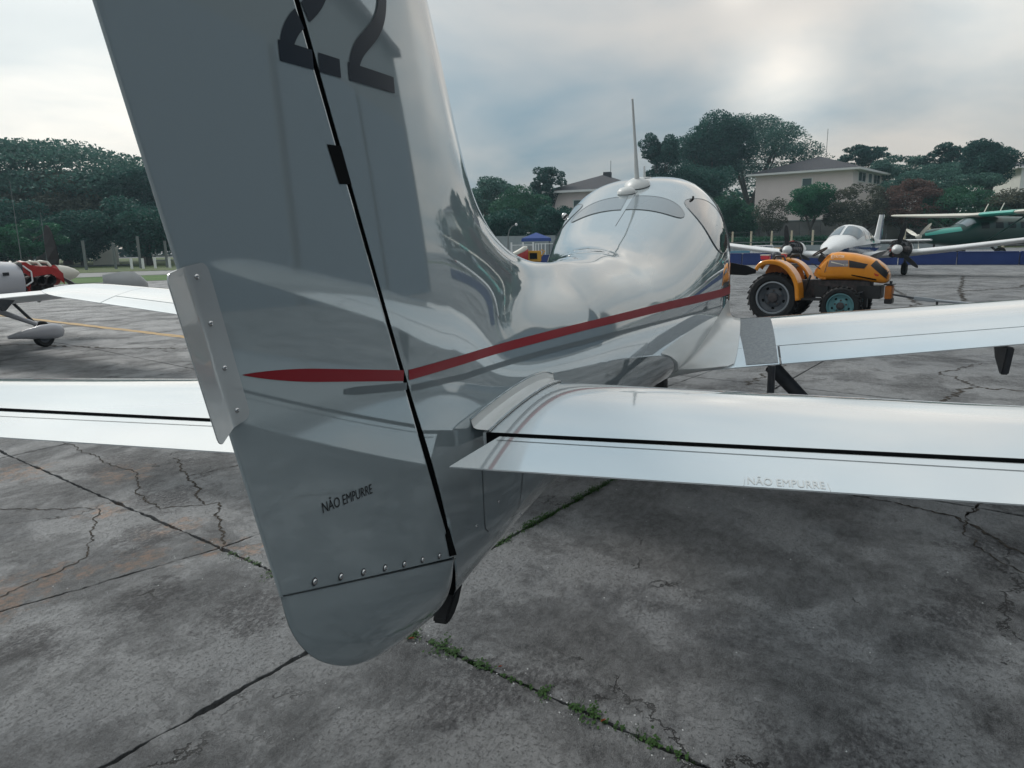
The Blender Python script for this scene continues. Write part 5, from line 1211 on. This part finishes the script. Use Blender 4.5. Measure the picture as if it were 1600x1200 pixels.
for px_, w_, h, lab, mt in ((163, 2.3, 3.3, 'white hut wall glimpsed through the dark trees at the left', 'housew'), (14, 2.8, 2.2, 'pale building corner glimpsed behind the small palms', 'housew'), (1420, 0, 0, '', '')):
    if not w_: continue
    p, az = place(px_, 84); e = empty('hut', p, az - math.pi / 2); props(e, lab, 'hut'); B().box((0, 0, h / 2), (w_, 2.5, h)).build('wall', mt, e); B().prism([(-w_ / 2 - .3, h), (w_ / 2 + .3, h), (0, h + .9)], -1.5, 1.5).build('roof', 'roof', e)

# street lamp, gate, tent in the gap
p, az = place(794, 60); e = empty('street_lamp', p, az - math.pi / 2); props(e, 'curved grey street lamp in front of the trees behind the tail fin', 'street lamp')
B().tube([(0, 0, 0), (0, 0, 1.6), (.02, 0, 2.1), (.12, 0, 2.55), (.32, 0, 2.85), (.62, 0, 3.0)], [.06, .05, .045, .04, .035, .03], 8).build('mast', 'cpost', e, True, 60)
B().lathe([(.0, -.12), (.10, -.08), (.13, .0), (.08, .08), (0, .10)], (.72, 0, 3.02), 'X', 14).build('lamp_head', 'lamp', e, True, 60)
GT = 62; e = empty('gate'); props(e, 'white framed mesh gate at the edge of the apron under the trees', 'gate')
for px_ in (799, 817, 833):
    p = place(px_, GT)[0]; B().box((p.x, p.y, .78), (.13, .13, 1.56)).build('gate_post', 'white', e)
for a_, b_ in ((799.6, 816.6), (817.4, 832.6)):
    a, b = place(a_, GT)[0], place(b_, GT)[0]; wallseg('gate_rail', a, b, .07, .06, 'white', e, 1.28); wallseg('gate_rail', a, b, .09, .06, 'white', e, .10)
    for k in range(1, 9): q = a.lerp(b, k / 9); B().box((q.x, q.y, .70), (.018, .018, 1.12)).build('gate_bar', 'white', e)
a, b = place(817.4, GT + .2)[0], place(832.6, GT + .2)[0]; wallseg('mesh_panel', a, b, 1.0, .02, 'cpost', e, .22)
e2 = empty('railing'); props(e2, 'white bar railing between the gate and the aeroplane cabin', 'railing')
for px_ in (837, 841.5, 846, 852): p = place(px_, GT)[0]; B().box((p.x, p.y, .72), (.07, .07, 1.44)).build('railing_bar', 'white', e2)
for z in (.15, 1.36): wallseg('rail', place(836, GT)[0], place(866, GT)[0], .06, .05, 'white', e2, z)
p, az = place(812, 66); o = B().box((0, 0, .62), (1.3, .5, .35)).box((-.5, 0, .22), (.1, .4, .44)).box((.5, 0, .22), (.1, .4, .44)); e = empty('bench', p, az - math.pi / 2); props(e, 'grey bench seen through the white gate', 'bench')
B().box((0, 0, .45), (1.3, .45, .07)).build('seat', 'palewall', e); B().box((0, .2, .72), (1.3, .06, .3)).build('backrest', 'palewall', e)
for x in (-.5, .5): B().box((x, 0, .21), (.08, .4, .42)).build('leg', 'palewall', e)
p, az = place(838, 70); e = empty('canopy_tent', p, az - math.pi / 2); props(e, 'blue canopy tent behind the white gate', 'tent')
B().add([(-1.4, -1.4, 1.9), (1.4, -1.4, 1.9), (1.4, 1.4, 1.9), (-1.4, 1.4, 1.9), (0, 0, 2.45), (-1.45, -1.45, 1.6), (1.45, -1.45, 1.6), (1.45, 1.45, 1.6), (-1.45, 1.45, 1.6)], [(0, 1, 4), (1, 2, 4), (2, 3, 4), (3, 0, 4), (5, 6, 1, 0), (6, 7, 2, 1), (7, 8, 3, 2), (8, 5, 0, 3)]).build('canopy', 'tent', e)
for x in (-1.3, 1.3):
    for y in (-1.3, 1.3): B().tube([(x, y, 0), (x, y, 1.9)], .04, 6).build('tent_leg', 'cpost', e)
a, b = place(770, 78)[0], place(868, 78)[0]; o = wallseg('garden_wall', a, b, 2.2, .3, 'palewall'); props(o, 'pale grey wall in the shade behind the white gate', 'wall')
p, az = place(815, 56); o = B().lathe([(.09, 0), (.10, .06), (.06, .14), (0, .15)], (0, 0, 0), 'Z', 12).build('marker_light', 'white', None, True, 50); o.location = p; props(o, 'small white ground marker light in front of the gate', 'marker light')

# ------------------------------------------------------------------ houses
def house(name, label, corners_px, dist, z0, eave, apex, over, wall_mt, windows=(), apex_at=None, chimney=None, aerial=None):
    """corners: ground points c0 (left), c1 (near corner), c2 (right); the fourth completes the parallelogram"""
    P = [place(px_, d, 300)[0] for px_, d in corners_px]; c0, c1, c2 = P; c3 = c0 + c2 - c1; Q = [c0, c1, c2, c3]; cen = (c0 + c2) / 2
    e = empty(name); props(e, label, 'house')
    for k, (a, b) in enumerate(((c0, c1), (c1, c2), (c2, c3), (c3, c0))):
        d = (b - a).normalized(); mesh('wall', [(a.x, a.y, z0), (b.x, b.y, z0), (b.x, b.y, eave), (a.x, a.y, eave)], [(0, 1, 2, 3)], wall_mt, e)
    O = [q + (q - cen).normalized() * over * 1.4 for q in Q]
    L1 = (c1 - c0).length; L2 = (c2 - c1).length
    long = (c1 - c0) if L1 > L2 else (c2 - c1); r_ = long.normalized() * abs(L1 - L2) * .5
    A1, A2 = cen - r_, cen + r_
    V = [(q.x, q.y, eave + .02) for q in O] + [(A1.x, A1.y, apex), (A2.x, A2.y, apex)] + [(q.x, q.y, eave - .28) for q in O]
    if L1 > L2: F = [(0, 1, 5, 4), (1, 2, 5), (2, 3, 4, 5), (3, 0, 4)]
    else: F = [(0, 1, 4), (1, 2, 5, 4), (2, 3, 5), (3, 0, 4, 5)]
    rf = mesh('roof', V[:6], F, 'roof', e)
    O2 = [q + (q - cen).normalized() * .05 for q in O]
    for k in range(4):
        a, b = O2[k], O2[(k + 1) % 4]; mesh('fascia', [(a.x, a.y, eave - .30), (b.x, b.y, eave - .30), (b.x, b.y, eave - .0), (a.x, a.y, eave - .0)], [(0, 1, 2, 3)], 'trim', rf)
    mesh('soffit', [(q.x, q.y, eave - .29) for q in O2], [(0, 1, 2, 3)], 'trim', rf)
    for (edge, t0, t1, za, zb_, kind) in windows:
        a, b = (c0, c1) if edge == 0 else (c1, c2); d = (b - a); nrm_ = Vector((d.y, -d.x, 0)).normalized(); nrm_ = nrm_ if nrm_.dot(Vector(CAM).xy.to_3d() - a) > 0 else -nrm_
        s_, t_ = a + d * t0 + nrm_ * .04, a + d * t1 + nrm_ * .04; w_ = B(); cc = (s_ + t_) / 2; wl = (t_ - s_).length
        wn = B().box((cc.x, cc.y, (za + zb_) / 2), (wl, .06, zb_ - za), rz=math.atan2(d.y, d.x)).build('window', 'shutter' if kind == 's' else 'window', e)
        for zz, hh in ((za - .06, .12), (zb_ - .02, .12)): B().box((cc.x, cc.y, zz), (wl + .2, .16, hh), rz=math.atan2(d.y, d.x)).build('frame', 'trim', wn)
        for q in (s_, t_): B().box((q.x, q.y, (za + zb_) / 2), (.12, .14, zb_ - za + .1), rz=math.atan2(d.y, d.x)).build('frame', 'trim', wn)
        if kind == 'g':
            B().box((cc.x + nrm_.x * .03, cc.y + nrm_.y * .03, (za + zb_) / 2), (.07, .08, zb_ - za), rz=math.atan2(d.y, d.x)).build('mullion', 'trim', wn)
    if chimney: B().box((chimney[0].x, chimney[0].y, chimney[1]), (1.1, 1.1, 1.6)).build('chimney', 'roof', rf)
    return e, rf, cen
ez = zat(1178, 273, 128)
house('pink_house', 'pale pink house with dark hip roof above the retaining wall and hedge', [(1180, 128), (1331, 124), (1376, 139)], 0, 2.5, ez, zat(1275, 246, 134), 1.2, 'house',
      [(0, .50, .60, ez - 2.3, ez - 1.1, 's'), (1, .16, .40, ez - 1.8, ez - .35, 'g'), (1, .50, .62, ez - 1.8, ez - .35, 's'), (1, .68, .92, ez - 1.8, ez - .35, 'g')])
ez2 = zat(880, 299, 104)
house('small_house', 'pink house with dark roof half hidden behind the aeroplane cabin', [(860, 104), (985, 100), (1030, 116)], 0, 0, ez2, zat(938, 276, 110), 1.0, 'house', [(0, .3, .4, ez2 - 2.6, ez2 - 1.3, 's')],
      chimney=(place(948, 108)[0], zat(948, 278, 108)))
p = place(953, 108)[0]; o = B().tube([(0, 0, 0), (0, 0, 2.6)], .04, 5).build('roof_aerial', 'cpost', None); o.location = (p.x, p.y, zat(953, 280, 108)); props(o, 'thin aerial standing on the roof beside the small chimney', 'aerial')
ez3 = zat(1580, 261, 140)
house('cream_house', 'cream house with dark roof at the right edge behind the tall pine', [(1545, 150), (1592, 140), (1680, 155)], 0, 2.5, ez3, zat(1605, 250, 150), 1.2, 'housew', [(0, .1, .2, ez3 - 4, ez3 - 3, 's')])
p = place(1281, 136)[0]; tw2 = empty('aerial_mast', (p.x, p.y, zat(1281, 246, 136))); props(tw2, 'thin lattice aerial mast rising behind the pink house roof', 'mast')
B().tube([(0, 0, -1), (0, 0, 4.6)], .05, 4).build('mast_tube', 'wire', tw2)
for z in (1.6, 2.8, 3.9): B().tube([(-.6, 0, z), (.6, 0, z + .15)], .03, 4).build('aerial_arm', 'wire', tw2)

# ------------------------------------------------------------------ trees
def tree(name, label, px, dist, x0, x1, ytop, ybot, mt, kind='round', n=9000, leaf=.24, blobs=34, seed=1, z0=0, trunk=None, gap=.0, group=None, limbs=9):
    """crown fills picture columns x0..x1 and rows ytop..ybot at that distance"""
    rr = np.random.default_rng(seed * 17 + 5); p = place(px, dist, 330)[0]; c = at((x0 + x1) / 2, (ytop + ybot) / 2, dist); wd = (x1 - x0) / FPX * dist / 2; zt_, zb_ = at((x0 + x1) / 2, ytop, dist).z, at((x0 + x1) / 2, ybot, dist).z; hh = (zt_ - zb_) / 2; cz = (zt_ + zb_) / 2
    e = empty(name, (p.x, p.y, z0)); props(e, label, 'tree', group); off = np.array([p.x, p.y, z0]); cen = np.array([c.x, c.y, cz])
    side = np.array([-(c.y - CAM.y), c.x - CAM.x, 0]); side /= np.linalg.norm(side); dep = np.array([c.x - CAM.x, c.y - CAM.y, 0]); dep /= np.linalg.norm(dep)
    bl_ = []
    for k in range(blobs):
        if kind == 'umb':       # umbrella: clumps on a shallow dome, thin vertically
            a = rr.uniform(0, 2 * np.pi); r = math.sqrt(rr.uniform(0, 1)) * .95; u, v = r * math.cos(a), r * math.sin(a); lvl = rr.choice([1, 1, .62, .3]); zz = -1 + 2 * lvl * (1 - .85 * r ** 2.2) - rr.uniform(0, .22); rad = (.20 * wd * rr.uniform(.7, 1.2), .20 * wd, .16 * hh * rr.uniform(.7, 1.3) + .25)
        elif kind == 'pine':    # separate flat cushions on limbs
            zz = rr.uniform(-.9, .9); mxr = math.sqrt(max(.05, 1 - (abs(zz - .1) / 1.05) ** 2.2)); a = rr.uniform(0, 2 * np.pi); r = rr.uniform(.15, .92) * mxr; u, v = r * math.cos(a), r * math.sin(a); rad = (.17 * wd * rr.uniform(.8, 1.3) + .25, .17 * wd + .25, .11 * hh + .22)
        else:
            d = rr.normal(size=3); d /= np.linalg.norm(d); q = rr.uniform(.35, .86) ; u, v, zz = d * q; zz = zz + .05; rad = tuple(np.array((.27 * wd, .27 * wd, .24 * hh)) * rr.uniform(.75, 1.35))
        cc = cen + side * u * wd * .93 + dep * v * wd * .8 + np.array([0, 0, zz * hh * .9]); cc[2] = min(cc[2], zt_ - rad[2] * .7); bl_.append((tuple(cc - off), rad))
    vol = np.array([b[1][0] * b[1][2] for b in bl_]); ns = np.maximum(60, (n * vol / vol.sum())).astype(int)
    cr_ = scatter_mass('crown', bl_, leaf, mt, ns, parent=e)
    th = trunk or max(.16, wd * .055); base = Vector((0, 0, -.2)); fork = Vector(tuple((cen - off) * np.array([.35, .35, 0]))) + Vector((0, 0, max(1.2, (zb_ - z0) * (.75 if kind == 'round' else .45))))
    tb_ = B().tube([base, base.lerp(fork, .5) + Vector((rr.uniform(-.15, .15), rr.uniform(-.15, .15), 0)), fork], [th * 1.25, th, th * .85], 8); tb_.build('trunk', 'bark', e, True, 60)
    for k in rr.choice(len(bl_), min(limbs, len(bl_)), replace=False):
        t_ = Vector(bl_[k][0]); mid_ = fork.lerp(t_, .5) + Vector((rr.uniform(-.3, .3), rr.uniform(-.3, .3), (t_ - fork).length * .10 * (1 if kind != 'umb' else -.3)))
        B().tube([fork, fork.lerp(mid_, .5), mid_, t_], [th * .55, th * .42, th * .3, th * .08], 6).build('limb', 'bark', e, True, 60)
    return e
TR = [
 ('umbrella_tree', 'huge hazy umbrella tree rising above all the others at the left', 60, 96, -110, 262, 222, 318, 'umb', 'umb', 26000, .26, 120),
 ('umbrella_tree', 'brownish spreading tree below the huge umbrella tree at the left', 95, 88, 0, 190, 268, 352, 'olive', 'umb', 15000, .22, 70),
 ('conifer', 'dark layered conifer just left of the rudder edge', 215, 84, 160, 275, 262, 345, 'pine', 'pine', 9000, .2, 46),
 ('dense_tree', 'dark dense tree behind the fence posts left of the rudder', 225, 76, 150, 300, 305, 408, 'dark', 'round', 15000, .17, 50),
 ('dense_tree', 'dark tree behind the upright black propeller blade', 120, 78, 62, 185, 326, 410, 'dark', 'round', 12000, .18, 44),
 ('palm_like_tree', 'small bright green tree at the left edge above the silver aeroplane', 38, 72, -4, 84, 344, 404, 'bright', 'pine', 5000, .17, 26),
 ('dense_tree', 'dark shadowy tree at the extreme left edge behind the small green one', -20, 80, -80, 60, 300, 415, 'dark', 'round', 11000, .2, 40),
 ('umbrella_tree', 'dark flat-topped tree right beside the leading edge of the tail fin', 765, 100, 690, 838, 278, 335, 'umb', 'umb', 11000, .22, 50),
 ('pine_tree', 'tufted pine standing above the small house roof end', 858, 104, 822, 886, 261, 325, 'pine', 'pine', 4200, .2, 30),
 ('dense_tree', 'bright green round tree in the middle gap behind the lamp', 805, 92, 760, 862, 288, 378, 'mid', 'round', 12000, .18, 44),
 ('dense_tree', 'dark green tree above the blue canopy tent', 862, 84, 820, 905, 318, 386, 'dark', 'round', 9000, .17, 40),
 ('dense_tree', 'dark tree low behind the street lamp', 775, 82, 725, 828, 322, 390, 'dark', 'round', 10000, .17, 40),
 ('pine_tree', 'ragged pine between the whip aerial and the great domed tree', 1030, 112, 996, 1068, 205, 290, 'pine', 'pine', 6000, .22, 36),
 ('dome_tree', 'tall dark domed tree, highest of the group behind the cabin roof', 1115, 132, 1058, 1182, 171, 300, 'dark', 'round', 15000, .28, 50),
 ('umbrella_tree', 'great umbrella tree with spreading bare limbs left of the pink house', 1172, 142, 1062, 1282, 180, 290, 'umb', 'umb', 20000, .24, 90),
 ('dense_tree', 'dark bushy tree directly above the cabin roof', 1085, 116, 1020, 1150, 245, 340, 'dark', 'round', 13000, .2, 46),
 ('dense_tree', 'greyish green bush filling the space left of the pink house wall', 1152, 108, 1100, 1188, 295, 384, 'mid', 'round', 10000, .18, 40),
 ('small_tree', 'thin small tree with forked bare trunk in front of the pink house wall', 1205, 104, 1178, 1232, 304, 366, 'olive', 'pine', 2300, .15, 34),
 ('round_tree', 'bright green round tree in front of the pink house window', 1268, 103, 1228, 1306, 283, 350, 'bright', 'round', 11000, .15, 44),
 ('small_tree', 'dark loose tree right of the bright green round tree', 1342, 103, 1296, 1388, 284, 352, 'olive', 'umb', 7500, .16, 46),
 ('broad_tree', 'reddish brown broad tree behind the wing of the green aeroplane', 1424, 104, 1372, 1478, 282, 352, 'brown', 'umb', 9000, .17, 50),
 ('broad_tree', 'green broad tree right of the reddish brown one', 1502, 104, 1440, 1566, 290, 352, 'mid', 'umb', 9000, .17, 50),
 ('broad_tree', 'olive bush at the right edge in front of the cream house', 1592, 104, 1545, 1650, 292, 350, 'olive', 'round', 8000, .17, 40),
 ('pine_tree', 'small pine showing behind the right end of the pink house roof', 1335, 146, 1300, 1384, 227, 262, 'pine', 'pine', 3600, .26, 22),
 ('umbrella_tree', 'flat-topped tree between the pink house and the tall pines', 1408, 142, 1352, 1462, 243, 282, 'umb', 'umb', 7000, .24, 40),
 ('pine_tree', 'open pine left of the tallest pine on the right', 1474, 138, 1448, 1510, 224, 272, 'pine', 'pine', 3600, .24, 26),
 ('pine_tree', 'tallest dense pine in front of the cream house', 1545, 132, 1502, 1582, 214, 302, 'pine', 'round', 9500, .24, 46),
 ('umbrella_tree', 'low dark spreading tree below the two pines on the right', 1470, 128, 1400, 1540, 256, 300, 'umb', 'umb', 9000, .22, 50),
]
for k, (nm, lab, px_, dist, x0, x1, y0, y1, mt, kd, n_, lf_, nb_) in enumerate(TR):
    tree(nm, lab, px_, dist, x0, x1, y0, y1, mt, kd, int(n_ * 2.1), lf_ * .76, int(nb_ * 1.35), k + 1, z0=3.6 if (dist > 112 and px_ > 1160) else 0)
# far wood closing the gaps
wb_ = []
rr = random.Random(4)
for px_ in list(range(-420, 330, 42)) + list(range(690, 1180, 40)): q = place(px_, 150)[0]; wb_.append(((q.x, q.y, 3.5 + rr.uniform(0, 1.5)), (7, 7, 5 + rr.uniform(0, 2))))
scatter_mass('far_wood', wb_, .5, 'dark', [900] * len(wb_), 'dark mass of far trees closing the view behind the nearer ones', 'trees', 'stuff')
wb_ = []
for px_ in range(1120, 1750, 40): q = place(px_, 185)[0]; wb_.append(((q.x, q.y, 7 + rr.uniform(0, 1.5)), (7, 7, 4.5 + rr.uniform(0, 2))))
scatter_mass('far_wood', wb_, .55, 'dark', [800] * len(wb_), 'far tree belt behind the houses on the right', 'trees', 'stuff')

# ------------------------------------------------------------------ hangar standing to the right of the camera (mirrored in the tail paint)
hg = empty('hangar'); props(hg, 'dark sheet-metal hangar with blue doors beside the apron, right of the camera', 'hangar')
HX0, HX1, HY = -30, 24, -12.5
B().box(((HX0 + HX1) / 2, HY - .2, 4.6), (HX1 - HX0, .3, 9.2)).build('front_wall', 'hangar', hg)
B().box((HX1 - .2, HY - 13, 4.6), (.3, 25.2, 9.2)).build('end_wall', 'hangar', hg)
B().box(((HX0 + HX1) / 2, HY - 13, 9.4), (HX1 - HX0 + 1, 27, .3)).build('roof', 'roof', hg)
for k in range(9): B().box((HX1 - 3.4 - k * 5.6, HY + .08, 3.2), (5.2, .12, 6.4)).build('door', 'hangardoor', hg)

# ------------------------------------------------------------------ the morning haze over the field
hz = B().box((60, 10, 22), (340, 330, 48)).build('haze', 'black', None); props(hz, 'thin bluish haze lying over the airfield', 'haze', kind='stuff')
hm = bpy.data.materials.new('haze_air'); hm.use_nodes = True; t = hm.node_tree; t.nodes.clear(); o_ = t.nodes.new('ShaderNodeOutputMaterial'); pv = t.nodes.new('ShaderNodeVolumePrincipled')
pv.inputs['Color'].default_value = (.60, .86, 1.0, 1); pv.inputs['Density'].default_value = .0006; pv.inputs['Anisotropy'].default_value = .55; t.links.new(pv.outputs[0], o_.inputs['Volume'])
hz.data.materials.clear(); hz.data.materials.append(hm)
